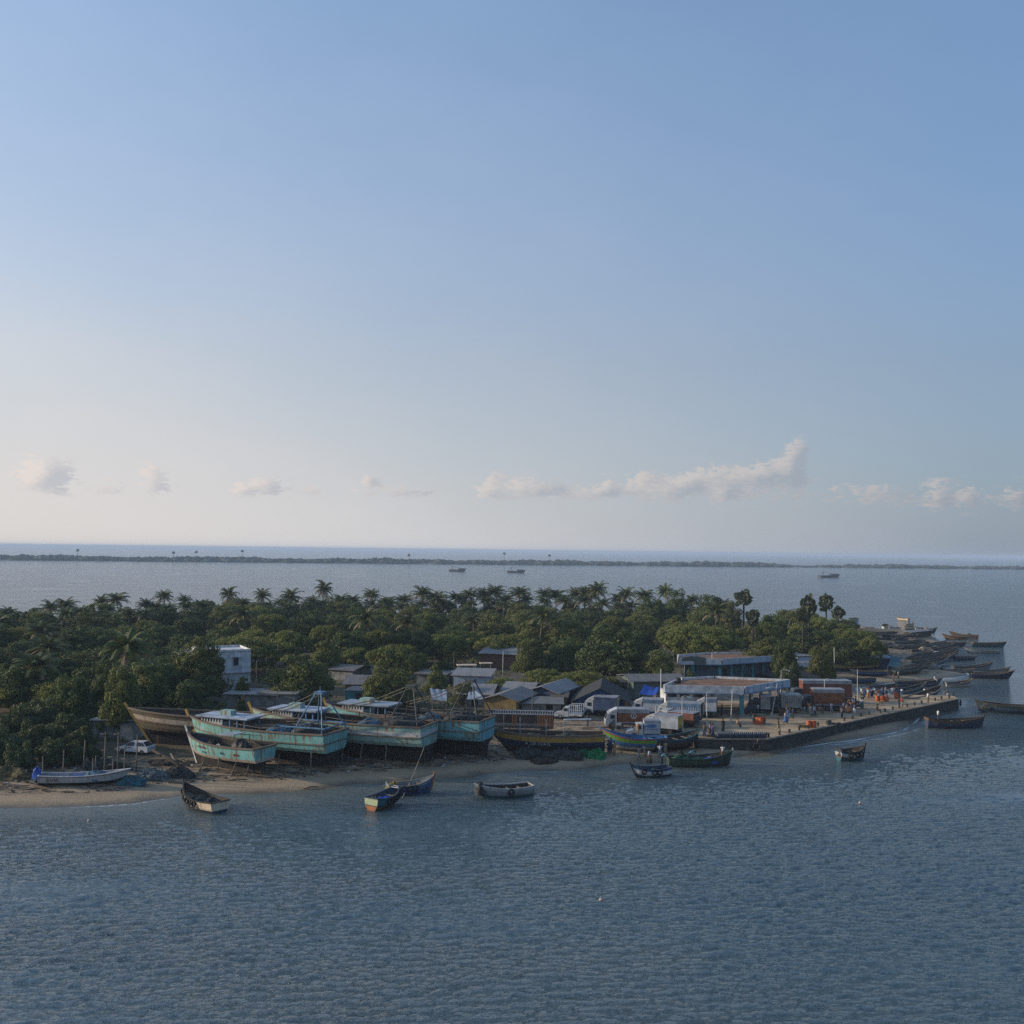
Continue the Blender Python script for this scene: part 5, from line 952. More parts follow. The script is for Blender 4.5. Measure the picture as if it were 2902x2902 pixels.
cl = [(33.3, 152.9, .55, WALLE)]+[(33.5+i*1.72, 152.7+i*1.74+.3, .34, WALLW) for i in range(1, 6)]+[(29.6, 153.2, .35, WALLW), (27.4, 163, .3, WALLW), (31.3, 164, .3, WALLW), (37, 163, .3, WALLW), (30, 158, .35, WALLW), (36, 159.5, .35, WALLW)]
e, c = hall('white and blue flat roofed fish market hall with open columns', 'market_hall', 'market hall', MK, QZ, 4.8, 5.95, WALLW, WALLB, cl, WALLE)
m = MB(); m.box((25.3-c.x, 156.4-c.y, 1.55), (5.6, 5.6, 3.1)); m.build('closed_room', WALLW, e)
for i, wx in enumerate((23.4, 25.2, 27.2)):
    f = MB().box((wx-c.x, 153.56-c.y, 2.75), (1.35, .08, .42)).build('window', GSTL, e)
MB().box((25.2-c.x, 153.55-c.y, 1.2), (1.0, .1, .5)).build('window', WALLR, e)
m = MB()
for i in range(3): m.box((31.2-c.x, 157.6+i*1.3-c.y, .28+i*.14), (4.6, .9, .1+i*.02))
m.build('step', mat('pale_step', (.55, .48, .35), .9, .2, 1), e)
g = MB()                                          # worn Tamil lettering on the long blue side
a, b = Vector((33.6, 152.3, 0)), Vector((42.5, 161.5, 0)); d = (b-a).normalized(); nn = Vector((d.y, -d.x, 0))
for k, (u, kind) in enumerate(((.05, 'L'), (.17, 'l'), (.33, 'L'), (.47, 'G'), (.62, 'r'), (.80, 'G'))):
    o = a.lerp(b, u)+nn*.135; o.z = 5.0; s = .75
    g.bar(o, o+Vector((0, 0, s)), .05, .05)
    if kind in 'LG': g.bar(o, o+d*.35, .05, .05)
    if kind == 'G': g.bar(o+Vector((0, 0, s)), o+d*.35+Vector((0, 0, s)), .05, .05); g.bar(o+Vector((0, 0, s*.5)), o+d*.3+Vector((0, 0, s*.55)), .05, .05)
    if kind == 'r': g.bar(o+Vector((0, 0, s)), o+d*.3+Vector((0, 0, s*.9)), .05, .05)
g.v = [(x-c.x, y-c.y, z-c.z) for x, y, z in g.v]; g.build('lettering', BTRIM, e)
g = MB()
for k in range(26):
    x = 25.2+k*.27+random.random()*.1; z = 5.25+random.random()*.2; g.box((x-c.x, 152.78-(x-22.1)*.055+.14-c.y-.0, z-c.z), (.12+random.random()*.16, .03, .05+.2*(k % 4 == 0)))
for k in range(5): g.box((27.2+k*1.3-c.x, 152.66-(27.2+k*1.3-22.1)*.055+.2-c.y, 5.2-c.z+.3*(k % 2)), (.05, .03, .45))
g.build('faded_lettering', mat('faded_grey_letter', (.28, .32, .36), .9, .3, 6), e)
tag(MB().lathe([(.36, 0), (.4, .08), (.4, .6), (.22, .74), (.15, .8)], 12).build('water_tank', mat('black_tank', (.02, .02, .022), .6, .2, 3), None, True, (25.0, 158.2, 5.62)), 'black water tank on the left end of the market hall roof', 'water tank')
OF = [(30.5, 193), (38.4, 192.8), (50.2, 200.5), (50.6, 207), (39.5, 206), (31.5, 200)]
cl = [(33.2, 193.5, .6, WALLE), (38.1, 193.5, .5, WALLE)]+[(38.3+i*2.3, 193.4+i*1.5+.3, .45, WALLE) for i in range(1, 5)]
e, c = hall('flat roofed office building with terracotta roof and arched sign board', 'office_building', 'building', OF, 1.4, 4.67, 5.8, WALLW, WALLB, cl, WALLE)
m = MB(); m.prism([((x-41)*.86+41-c.x, (y-199.5)*.86+200.3-c.y) for x, y in OF], 0, 3.2); m.build('inner_wall', mat('office_wall', (.10, .145, .18), .9, .3, 1), e)
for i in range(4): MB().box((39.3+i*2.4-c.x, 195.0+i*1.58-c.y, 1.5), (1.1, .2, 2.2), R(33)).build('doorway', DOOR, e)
m = MB(); n = 10; w = 4.6; pts = [(-w/2, 0)]+[(-w/2+w*i/n, 1.25+.38*math.sin(math.pi*i/n)) for i in range(n+1)]+[(w/2, 0)]
se = empty('sign'); se.parent = e; se.location = (33.3-c.x, 192.72-c.y, 3.3)
def ext(poly, y0, y1, mm, nm, s=1.0):
    g = MB(); k = len(poly); g.add([(x*s, y0, z*s+.0) for x, z in poly]+[(x*s, y1, z*s) for x, z in poly], [tuple(range(k)), tuple(range(2*k-1, k-1, -1))]+[(i, k+i, k+(i+1) % k, (i+1) % k) for i in range(k)]); return g.build(nm, mm, se)
ext(pts, 0, .16, WTX, 'sign_frame'); ext([(x*.95, .06+z*.93) for x, z in pts], -.03, .0, SIGN, 'sign_board'); MB().box((-1.35, -.05, .32), (2.6, .04, .62)).build('blank_patch', WTX, se)
MB().lathe([(.02, -.03), (.16, -.01), (.16, .01), (.02, .03)], 10).build('emblem', WTX, se).location = (.15, -.06, 1.35)
# ---------------------------------------------------------------- vehicles
TYM = mat('vehicle_tyre', (.018, .018, .018), .9, .2, 5); CABW = mat('cab_white', (.44, .45, .46), .4, .15, 2); BRB_ = mat('brown_box', (.20, .075, .035), .6, .3, 1.5); WB = mat('white_box', (.33, .37, .42), .55, .2, 1.5)
BLB = mat('blue_box', (.09, .17, .28), .6, .25, 1.5); YLB = mat('yellow_box', (.42, .30, .04), .6, .3, 1.5); DRK = mat('dark_rear', (.07, .055, .05), .8, .4, 2); RDB = mat('red_brown_box', (.16, .06, .045), .6, .3, 1.5); ROOFM = mat('truck_roof', (.27, .28, .30), .5, .25, 1.0)
def wheels(e, xs_, w, r=.48):
    for x in xs_:
        for s in (-1, 1):
            wh = MB().torus((x, s*w/2, r), r*.72, r*.28, 'Y', 14, 6).build('wheel', TYM, e, True); g = MB(); g.v = []; g.tube([(x, s*w/2-.08, r), (x, s*w/2+.08, r)], r*.5, 10); g.build('rim', GSTL, wh)
def profile(pts, w, mi=0, g=None):
    g = g or MB(); k = len(pts); g.add([(x, -w/2, z) for x, z in pts]+[(x, w/2, z) for x, z in pts], [tuple(range(k)), tuple(range(2*k-1, k-1, -1))]+[(i, k+i, k+(i+1) % k, (i+1) % k) for i in range(k)], mi); return g
def lorry(label, fr, re_, box, L=None, W_=2.3, H=2.9, cab=CABW, trim=None, emblem=None, roof=None, stripes=None, nose=False, rear=None, deflector=True, hz_=None, group='lorries parked by the market hall'):
    A, B_ = gp(*fr), gp(*re_); d = A-B_; L = L or math.hypot(d.x, d.y); e = thing('lorry', label, 'lorry', (A+B_)/2, math.atan2(d.y, d.x), group); cl_ = 1.6 if not nose else 2.1; x1 = L/2; xb = x1-cl_
    MB().box((-.1, 0, .72), (L-.3, W_*.7, .22)).build('chassis', GSTL, e)
    bx = MB().box(((xb-L/2)/2, 0, .9+(H-.9)/2), (xb+L/2-.12, W_, H-.9)).build('cargo_box', box, e)
    g = MB(); z = H+.03; xl = (xb-L/2)/2; ll = xb+L/2-.1
    g.box((xl, 0, z), (ll+.06, W_+.08, .08)); g.build('box_roof', roof or ROOFM, bx)
    g = MB()
    for s in (-1, 1):
        g.box((xl, s*(W_/2+.02), .95), (ll, .06, .14)); g.box((xl, s*(W_/2+.02), H-.08), (ll, .06, .12))
        if trim: g.box((xl, s*(W_/2+.015), H-.28), (ll, .05, .34))
        if stripes:
            for i in range(int(ll/.32)): g.box((-L/2+.3+i*.32, s*(W_/2+.02), .9+(H-.9)*.5), (.07, .05, (H-.9)*.9))
    g.build('box_trim', trim or stripes or box, bx)
    MB().box((-L/2-.01+.04, 0, .9+(H-.9)/2), (.08, W_*.94, (H-.9)*.93)).build('rear_door', rear or DRK, bx)
    if emblem:
        em, sz = emblem
        for s in (-1, 1):
            g = MB(); g.torus((xl, s*(W_/2+.03), .9+(H-.9)*.52), sz, sz*.16, 'Y', 16, 5); g.box((xl, s*(W_/2+.03), .9+(H-.9)*.52), (sz*.5, .05, sz*.9)); g.box((xl, s*(W_/2+.03), .9+(H-.9)*.42), (sz*1.0, .05, sz*.3)); g.build('emblem', em, bx)
    if nose: cp = [(x1, .55), (x1, 1.15), (x1-.7, 1.35), (x1-1.2, 2.05), (xb+.1, 2.1), (xb+.05, .55)]
    else: cp = [(x1, .5), (x1, 1.25), (x1-.38, 2.15), (xb+.1, 2.25), (xb+.05, .5)]
    cb = profile(cp, W_*.9).build('cab', cab, e)
    if nose: a_, b_ = (x1-.74, 1.42), (x1-1.16, 1.98)
    else: a_, b_ = (x1-.04, 1.33), (x1-.34, 2.05)
    n_ = .03; g = MB(); g.add([(a_[0]+n_, -W_*.41, a_[1]), (a_[0]+n_, W_*.41, a_[1]), (b_[0]+n_, W_*.39, b_[1]), (b_[0]+n_, -W_*.39, b_[1])], [(0, 1, 2, 3)]); g.build('windscreen', GLS, cb)
    for s in (-1, 1):
        xx = x1-.95 if not nose else x1-1.45; MB().box((xx, s*(W_*.45+.012), 1.68), (.62, .03, .5)).build('side_window', GLS, cb); MB().box((x1+.01, s*W_*.34, .85), (.06, .3, .2)).build('headlight', WTX, cb)
    if deflector and not nose: g = MB(); g.add([(x1-.5, -W_*.4, 2.28), (x1-.5, W_*.4, 2.28), (xb-.0, W_*.42, H+.12), (xb-.0, -W_*.42, H+.12), (xb-.0, W_*.42, 2.28), (xb-.0, -W_*.42, 2.28)], [(0, 1, 2, 3), (1, 4, 2), (0, 3, 5), (3, 2, 4, 5), (0, 5, 4, 1)]); g.build('roof_deflector', cab, cb)
    wheels(e, (x1-.85, -L/2+1.2) if L < 7 else (x1-.95, -L/2+1.1, -L/2+2.2), W_*.88); return e, L
e, L = lorry('brown box lorry with white roof band and a round emblem on its side', (1714, 2062), (1838, 2066), BRB_, H=2.65, trim=ROOFM, emblem=(WTX, .34))
e, L = lorry('small white box lorry with a blue fish emblem, nearest to the rainbow boat', (1776, 2093), (1870, 2097), WB, H=2.5, W_=2.0, nose=True)
g = MB(); q = [(-.75, .05), (-.55, .28), (-.1, .36), (.4, .22), (.72, -.02), (1.0, .2), (.92, -.05), (1.0, -.32), (.7, -.12), (.3, -.26), (-.2, -.30), (-.6, -.16)]
for s in (-1, 1): g.add([(x-.9, s*1.03, 1.85+z*.7) for x, z in q]+[(x-.9, s*1.035, 1.85+z*.7) for x, z in q], [tuple(range(12)), tuple(range(23, 11, -1))])
g.build('fish_emblem', mat('fish_blue', (.06, .14, .34), .6, .2, 3), e)
g = MB()
for i in range(10): g.box((-1.75+i*.19, -1.03, 1.45), (.11, .02, .12)); g.box((-1.75+i*.19, 1.03, 1.45), (.11, .02, .12))
g.build('small_lettering', MATS['fish_blue'], e)
lorry('box lorry with a yellow rear panel behind the white fish emblem lorry', (1828, 2072), (1930, 2076), WB, H=2.5, rear=YLB)
lorry('grey box lorry with blue ribbed upper side behind the yellow backed one', (1862, 2045), (1990, 2050), WB, H=2.8, stripes=BLB, trim=BLB)
lorry('lorry with a red brown side and white end left of the first lamp post', (1870, 2058), (1975, 2062), RDB, H=2.1)
lorry('white blue lorry seen partly under the market hall roof edge', (1965, 2030), (2032, 2033), WB, H=2.7, trim=BLB, rear=BRB_)
lorry('pale blue lorry behind the brown one with a blue rack on top', (1790, 2030), (1880, 2034), WB, H=2.6, trim=BLB)
lorry('blue and white lorry with a big white swoosh in front of the thatched hall', (1655, 2025), (1752, 2030), mat('royal_box', (.05, .08, .15), .6, .3, 1), H=2.75, rear=mat('straw_rear', (.30, .27, .18), .8, .3, 2))
lorry('long red brown lorry with a grey roof, farthest beside the market hall', (2240, 1990), (2408, 1992), RDB, H=3.5, trim=ROOFM, cab=GSTL, deflector=False, rear=mat('tan_rear', (.25, .17, .09), .8, .3, 2))
lorry('brown lorry with a white roof band facing the quay crowd', (2268, 2012), (2388, 2014), BRB_, H=3.2, trim=ROOFM, cab=GSTL, deflector=False, rear=mat('tan_rear', (.25, .17, .09), .8, .3, 2))
lorry('white slatted lorry with orange crates inside, right of the market hall', (2178, 2018), (2268, 2020), mat('off_white_box', (.22, .215, .20), .7, .3, 2), H=2.7, stripes=ROOFM, cab=GSTL, deflector=False)
lorry('dark grey lorry half hidden behind the last hall columns', (2120, 2022), (2182, 2024), WALLG, H=2.7, stripes=ROOFM, cab=GSTL, deflector=False)
g = thing('slatted_cart', 'slatted cargo body with red orange bars and white top rail behind the navy boat', 'lorry body', gp(1478, 2078), R(-4)); MB().box((0, 1.2, .8), (8.2, 2.4, .3)).build('floor', GSTL, g)
m = MB(); 
for i in range(26): m.box((-4+i*.32, 0, 2.7), (.12, .06, .42))
m.box((0, 0, 2.93), (8.3, .1, .1)); m.box((0, 0, 2.48), (8.3, .1, .1)); m.build('top_rail', WTX, g)
m = MB()
for i in range(10): m.box((2.1+i*.21, 0, 1.65), (.09, .08, 1.5))
for i in range(3): m.box((-1.2+i*.25, 0, 1.65), (.09, .08, 1.5))
m.build('red_bar', ORA, g); MB().box((0, 2.3, 1.8), (8.2, .1, 1.8)).build('back_side', DRK, g); MB().box((4.05, 1.2, 1.8), (.1, 2.3, 2.0)).build('end_board', DRK, g); wheels(g, (-2.8, 2.8), 2.2)
def pickup(label, fr, re_, col=CABW, rackm=WTX):
    A, B_ = gp(*fr), gp(*re_); d = A-B_; L = math.hypot(d.x, d.y); e = thing('pickup_truck', label, 'pickup', (A+B_)/2, math.atan2(d.y, d.x)); x1 = L/2; W_ = 1.8
    cb = profile([(x1, .45), (x1, .95), (x1-1.0, 1.12), (x1-1.35, 1.72), (x1-2.0, 1.75), (x1-2.05, .45)], W_).build('cab', col, e)
    for s in (-1, 1): MB().box((x1-1.62, s*(W_/2+.012), 1.42), (.55, .03, .38)).build('side_window', GLS, cb); MB().box((x1+.01, s*.6, .8), (.05, .25, .16)).build('headlight', WTX, cb)
    g = MB(); g.add([(x1-1.02+.03, -.8, 1.18), (x1-1.02+.03, .8, 1.18), (x1-1.32+.03, .76, 1.68), (x1-1.32+.03, -.76, 1.68)], [(0, 1, 2, 3)]); g.build('windscreen', GLS, cb)
    bl = L-2.1; xc = -L/2+bl/2; MB().box((xc, 0, .75), (bl, W_, .35)).build('bed', col, e); g = MB()
    for i in range(7):
        for s in (-1, 1): g.box((-L/2+.1+i*(bl-.2)/6, s*W_*.48, 1.5), (.07, .05, 1.3))
    for s in (-1, 1): g.box((xc, s*W_*.48, 2.1), (bl, .06, .07)); g.box((xc, s*W_*.48, 1.4), (bl, .05, .06))
    g.build('rack', rackm, e); wheels(e, (x1-.85, -L/2+.9), W_*.9, .38); return e
pickup('white pickup with a tall white slatted bed', (1574, 2036), (1652, 2040)); pickup('dusty grey pickup between the brown lorry and the rainbow boat', (1790, 2092), (1732, 2088), mat('dusty_grey', (.20, .19, .18), .7, .3, 2), GSTL)
p = gp(385, 2134); A, B_ = gp(346, 2132), gp(425, 2140); d = A-B_; e = thing('parked_car', 'white hatchback parked on the sand beside the old hull stem', 'car', p, math.atan2(d.y, d.x)); L = 3.9
bd = profile([(L/2, .30), (L/2+.02, .58), (L/2-.12, .72), (L/2-.95, .86), (-L/2+.15, .92), (-L/2, .80), (-L/2, .30)], 1.66).build('body', mat('car_white', (.52, .54, .56), .3, .08, 2), e)
g = MB(); lo = [(L/2-.9, .85), (-L/2+.18, .9)]; hi = [(L/2-1.5, 1.36), (-L/2+.75, 1.38)]
vs = [(lo[0][0], -.76, lo[0][1]), (lo[0][0], .76, lo[0][1]), (lo[1][0], .76, lo[1][1]), (lo[1][0], -.76, lo[1][1]), (hi[0][0], -.60, hi[0][1]), (hi[0][0], .60, hi[0][1]), (hi[1][0], .60, hi[1][1]), (hi[1][0], -.60, hi[1][1])]
g.add(vs, [(0, 1, 5, 4), (1, 2, 6, 5), (2, 3, 7, 6), (3, 0, 4, 7), (4, 5, 6, 7)]); g.build('cabin', MATS['car_white'], e)
g = MB(); q = [Vector(v) for v in vs]
def pane(a, b, c, d, n_, m=.12): 
    ce = (a+b+c+d)/4; g.add([p.lerp(ce, m)+n_ for p in (a, b, c, d)], [(0, 1, 2, 3)])
pane(q[0], q[1], q[5], q[4], Vector((.02, 0, .02))); pane(q[2], q[3], q[7], q[6], Vector((-.02, 0, .02))); g.build('windscreen', GLS, bd)
for s_ in (-1, 1):
    k = (0, 3, 7, 4) if s_ < 0 else (1, 2, 6, 5); A_, B2, C_, D2 = [q[j] for j in k]
    for u0, u1 in ((.0, .46), (.5, 1.0)):
        g = MB(); pane(A_.lerp(B2, u0), A_.lerp(B2, u1), D2.lerp(C_, u1), D2.lerp(C_, u0), Vector((0, s_*.015, .01)), .14); g.build('side_window', GLS, bd)
    MB().box((L/2+.02, s_*.6, .62), (.05, .3, .13)).build('headlight', WTX, bd)
wheels(e, (L/2-.75, -L/2+.7), 1.56, .30)
e = thing('parked_boat', 'white boat cabin with a yellow lit roof parked among the hut roofs', 'boat', gp(1322, 1940), R(10)); MB().lathe([(.1, 0), (1.4, .5), (1.6, 1.4), (1.5, 2.4)], 10, sx=1.8).build('hull', WHT, e); m = MB(); m.box((0, 0, 3.4), (3.4, 2, .14)); m.box((3.4, 0, 3.7), (2.2, 1.6, .12))
for s in (-1, 1): m.box((s*1.4, .8, 2.9), (.1, .1, 1)); m.box((s*1.4, -.8, 2.9), (.1, .1, 1)); m.box((3.4+s*.9, .5, 3.1), (.08, .08, 1.2))
m.build('roof_frame', CR2, e)
# ---------------------------------------------------------------- posts, lamps, quay furniture
LMP = mat('lamp_post_white', (.50, .50, .48), .6, .2, 3)
def lamp(label, foot, top, arm=1, kind='arm', r=.07):
    p = gp(*foot); h = pd(top[0], top[1], p.y).z-p.z; lean = pd(top[0], top[1], p.y).x-p.x; e = thing('street_lamp', label, 'street lamp', p, 0, 'lamp posts round the market hall')
    g = MB(); g.tube([(0, 0, -.1), (lean, 0, h)], [r, r*.6], 8); g.build('pole', LMP, e); MB().lathe([(.18, -.05), (.16, .35), (.08, .4)], 8).build('base', LMP, e)
    if arm:
        g = MB(); zz = h*.86 if kind == 'low' else h; x0 = lean*(zz/h); g.tube([(x0, 0, zz-.05), (x0+arm*.5, 0, zz+.1), (x0+arm, 0, zz)], .04, 6); g.build('arm', LMP, e); g = MB(); g.tube([(x0+arm*.9, 0, zz), (x0+arm*1.5, 0, zz-.18)], [.10, .13], 8); g.build('lamp_head', WTX, e)
for a in (('lamp post between the lorries and the dark unpainted boat', (1934, 2074), (1933, 1974), .8), ('lamp post at the open left front of the market hall', (2003, 2056), (2003, 1963), 0), ('lamp post before the market hall steps', (2071, 2045), (2076, 1952), .9, 'low'),
        ('lamp post at the blue side of the market hall', (2132, 2024), (2133, 1942), 0), ('leaning lamp post right of the market hall side', (2187, 2027), (2203, 1936), -1.1, 'low'), ('lamp post in front of the brown lorries', (2335, 2001), (2337, 1925), .7), ('tall lamp post at the start of the quay crowd', (2430, 1988), (2430, 1897), 0),
        ('lamp post with a hooked arm above the far corner of the market hall', (2212, 1985), (2214, 1899), .9), ('lamp post left of the market hall behind the lorries', (1858, 2045), (1858, 2000), .9)): lamp(*a)
for i, (l, ft, tp) in enumerate((('thin pole above the green walled shed', (1873, 2010), (1873, 1895)), ('thin pole beside the blue tarpaulin post', (1780, 1985), (1782, 1905)), ('pole before the dark tree left of the office building', (1790, 1910), (1790, 1850)), ('pole over the brick shed', (1425, 1915), (1426, 1845)),
        ('pole left of the yellow lit boat cabin', (1284, 1935), (1287, 1850)), ('pole between the ochre house and the navy house', (1508, 2050), (1509, 1950)), ('dark pole on the office roof edge', (2018, 1930), (2018, 1850)), ('pole right of the white two storey house', (727, 1985), (727, 1873)), ('white pole at the corner of the grey hut wall', (785, 2020), (786, 1962)),
        ('pole with dry branches by the small bushy tree', (2365, 1905), (2364, 1835)), ('short white post on the left beach', (75, 2210), (75, 2180)))):
    p = gp(*ft); q = pd(tp[0], tp[1], p.y); g = MB(); g.tube([(0, 0, -.2), (q.x-p.x, 0, q.z-p.z)], [.09, .06], 6); tag(g.build('utility_pole', POLE if i % 3 else LMP, None, True, p), l, 'pole', 'poles of the village')
def repeat(proto_fn, name, items, cat, group, sc=(1, 1, 1)):
    pr = None
    for it in items:
        x, y, l = it[:3]; p = gp(x, y)
        if pr is None: pr = o = proto_fn()
        else: o = copy_tree(pr)
        o.name = name; o.scale = sc; o.location = p; o.rotation_euler.z = random.random()*.6; tag(o, l, cat, group)
BOL = mat('bollard_iron', (.045, .04, .035), .8, .4, 4)
def bollard_():
    e = empty('bollard'); MB().lathe([(.20, -.05), (.17, .1), (.15, .5)], 10).build('shaft', BOL, e, True); MB().lathe([(.15, .48), (.24, .56), (.24, .68), (.12, .76)], 10).build('cap', BOL, e, True); return e
bx = [(2178, 2089), (2209, 2083), (2237, 2077), (2265, 2070), (2291, 2065), (2318, 2058), (2344, 2053), (2393, 2043), (2416, 2038), (2440, 2031), (2463, 2026), (2508, 2017), (2530, 2012), (2571, 2004), (2592, 1999), (2612, 1994), (2650, 1986), (2668, 1982), (2690, 1979)]
repeat(bollard_, 'bollard', [(x, y, 'iron bollard on the quay edge, %s from the near corner' % nth(i)) for i, (x, y) in enumerate(bx)], 'bollard', 'bollards along the quay edge', (.8, .8, .65))
def cyl_():  # small squat canisters, not full-size gas bottles
    e = empty('small_canister'); MB().lathe([(.14, 0), (.16, .05), (.16, .95), (.10, 1.12), (.04, 1.2)], 9).build('body', mat('canister_blue', (.035, .05, .075), .5, .4, 6), e, True); MB().lathe([(.05, 1.2), (.05, 1.34), (.02, 1.38)], 6).build('valve', LMP, e); return e
it = []
for i in range(26):
    for j in range(2): x = 2030+i*5.55+j*2.5+random.uniform(-.8, .8); it.append((x, 2094.5-j*4.5+(-.6 if i % 3 == 0 else 0), 'blue grey canister on the quay front, %s from the left in the %s row' % (nth(i), ('front', 'back')[j])))
repeat(cyl_, 'small_canister', it, 'canister', 'canisters standing on the quay front', (.9, .9, .58))
ORM = mat('orange_plastic', (.48, .11, .035), .5, .2, 3)
def barrel_():
    e = empty('barrel'); MB().lathe([(.34, 0), (.40, .12), (.42, .5), (.42, .72), (.37, 1.0), (.38, 1.05)], 14).build('body', ORM, e, True); MB().lathe([(.40, .98), (.42, 1.04), (.1, 1.10)], 14).build('rim', mat('dark_orange', (.40, .08, .02), .5, .2, 3), e, True); return e
repeat(barrel_, 'barrel', [(2292, 2062, 'left of the two orange barrels near the quay edge'), (2306, 2062, 'right of the two orange barrels near the quay edge'), (2412, 2003, 'orange barrel at the left end of the quay crowd'), (2487, 1988, 'tall orange barrel in front of the crowd'), (2540, 1980, 'orange barrel beside the man in white'), (2546, 1979, 'orange barrel pushed up against another at the crowd'),
    (2500, 1989, 'orange tub low beside the tall orange barrel'), (2512, 1989, 'orange tub right of the low one'), (2148, 2052, 'orange barrel in the crate stack by the hall'), (2156, 2053, 'orange barrel at the right of the crate stack')], 'barrel', 'orange barrels on the quay', (.85, .85, .85))
def crates(label, px, n, m, seed, sp=1.6, name='crate', cat='crate'):
    r = random.Random(seed); p = gp(*px)
    for i in range(n):
        e = thing(name, label % nth(i), cat, (p.x+(i % 3-1)*.62+r.uniform(-.05, .05), p.y+r.uniform(-.1, .1), gz(p.x, p.y)+.33*(i//3)), r.uniform(-.1, .1), 'crates stacked on the quay'); e.scale = (.85, .85, .78); mm = m[i % len(m)]
        g = MB()
        for c, d in (((0, 0, .03), (.58, .42, .05)), ((.28, 0, .2), (.03, .42, .38)), ((-.28, 0, .2), (.03, .42, .38)), ((0, .2, .2), (.58, .03, .38)), ((0, -.2, .2), (.58, .03, .38))): g.box(c, d)
        g.build('shell', mm, e); g = MB(); g.box((0, 0, .41), (.62, .46, .03)); g.build('rim', mm, e)
GC = mat('green_crate', (.10, .17, .13), .6, .3, 3); crates('crate of the stack in front of the blue hall side, %s from its lower left', (2152, 2051), 12, (ORM, mat('dark_crate', (.06, .06, .06), .7, .3, 3), GC, GC), 3)
crates('dark crate near the second quay bollards, %s from its lower left', (2364, 2055), 4, (MATS['dark_crate'], GSTL), 4); crates('brown box pile under the last hall columns, %s from its lower left', (2225, 2030), 9, (WALLR, DKW), 5); crates('ochre crate beside the two orange barrels, %s in its stack', (2281, 2062), 2, (mat('ochre_crate', (.16, .11, .04), .7, .3, 3),), 6)
crates('crate on the handcart by the tall lamp post, %s from the left', (2432, 2003), 3, (MATS['dark_crate'],), 7)
e = thing('tyre_fender', 'big tyre hanging on the near quay corner', 'tyre', (pz(2152, 2118, .7)+Vector((-.35, -.35, 0)))); MB().torus((0, 0, .15), .42, .12, 'Y', 18, 7, M=Matrix.Rotation(R(-15), 3, 'Z')).build('tyre', TYR, e, True); g = MB(); g.tube([(0, 0, .7), (.1, .1, 1.1)], .03, 5); g.build('rope', ROPE, e)
e = thing('tyre_fender', 'tyre hanging on the far end of the quay', 'tyre', pz(2722, 1993, .6)+Vector((-.1, -.2, 0)), R(60)); MB().torus((0, 0, .1), .42, .12, 'Y', 18, 7).build('tyre', TYR, e, True); g = MB(); g.tube([(0, 0, .6), (0, .1, 1.0)], .03, 5); g.build('rope', ROPE, e)
# piles of net and rubbish, logs, frames
for x, y, rx, ry, rz, m, l in ((1690, 2147, 1.1, .8, 1.0, mat('bright_green_net', (.02, .22, .08), .95, .7, 5, bump=1), 'bright green net heap behind the three standing men'), (1655, 2142, 1.6, .9, 1.0, NETG, 'dark green net heap under the navy boat stern'), (1590, 2148, 2.6, 1.0, .9, NETD, 'tangle of dark gear under the navy boat'), (1500, 2146, 2.0, 1.0, 1.0, NETD, 'tangle of roots and gear at the navy boat bow'),
        (1540, 2160, 1.5, .8, .5, DKW, 'low driftwood heap on the sand'), (280, 2215, 1.3, .7, .9, NETB, 'teal net heap behind the fibreglass boat'), (370, 2222, 1.4, .8, .8, TEA, 'blue net heap right of the fibreglass boat'), (430, 2205, 1.6, .8, .9, mat('grey_bundle', (.14, .17, .18), .95, .6, 4, bump=1), 'pale wrapped net bundle under the log rack'), (300, 2180, 2.6, .8, .9, NETD, 'dark brush heap behind the fibreglass boat'),
        (500, 2200, 1.7, .8, .8, NETD, 'dark net heap right of the log rack'), (470, 2165, 2.0, .8, .5, DKW, 'brushwood heap near the leaning log'), (1440, 2098, 1.0, .6, .9, YEL, 'yellow sack heap beside the transom of the last trawler'), (1850, 1985, 1.6, 1., 1.0, mat('rag_heap', (.30, .22, .17), .95, .8, 4, bump=1), 'coloured rag heap under the blue tarpaulin'),
        (1760, 2005, .8, .6, 1.3, mat('amber_net', (.50, .32, .03), .95, .4, 5, bump=1), 'amber yellow net bundle right of the blue lorry'), (2640, 1892, 2.4, 1.0, .8, GRY, 'grey sand heap beside the packed boats'), (2560, 1840, 2.6, 1.4, 1.0, NETD, 'net heap among the boats below the thicket'), (2600, 1825, 3.0, 1.5, 1.1, NETD, 'big dark net heap in front of the white roofed shed'),
        (2540, 1815, 3.2, 1.5, .9, NETD, 'dark net heap on the upper beach'), (2620, 1848, 2.2, 1.2, 1.2, mat('mixed_floats', (.30, .24, .18), .9, .9, 6, bump=1), 'pale float heap in the packed boats'), (2655, 1842, 2.0, 1.2, 1.0, NETB, 'blue net heap near the packed boat bows'), (2485, 1800, 3.5, 1.4, .7, NETD, 'long dark net heap by the thicket edge'),
        (2510, 1865, 1.5, 1., .9, NETD, 'net heap behind the beach shed'), (2595, 1870, 2.0, 1., 1.0, NETD, 'net heap between shed and packed boats'), (1915, 2108, 1.5, .7, .6, DKW, 'broken timber heap at the quay foot'), (2035, 2108, 1.2, .6, .4, NETD, 'rubbish heap under the quay wall'), (20, 2205, 2.6, 1.2, 1.1, mat('dry_grass_bank', (.14, .12, .06), 1, .5, 4, bump=1), 'dry grass bank at the far left of the beach')):
    p = gp(x, y); o = blobmesh(rx, ry, rz, int(x+y), 18, 9, .28).build('heap', m, None, False, (p.x, p.y, p.z-.05)); tag(o, l, 'heap', 'heaps of nets and rubbish')
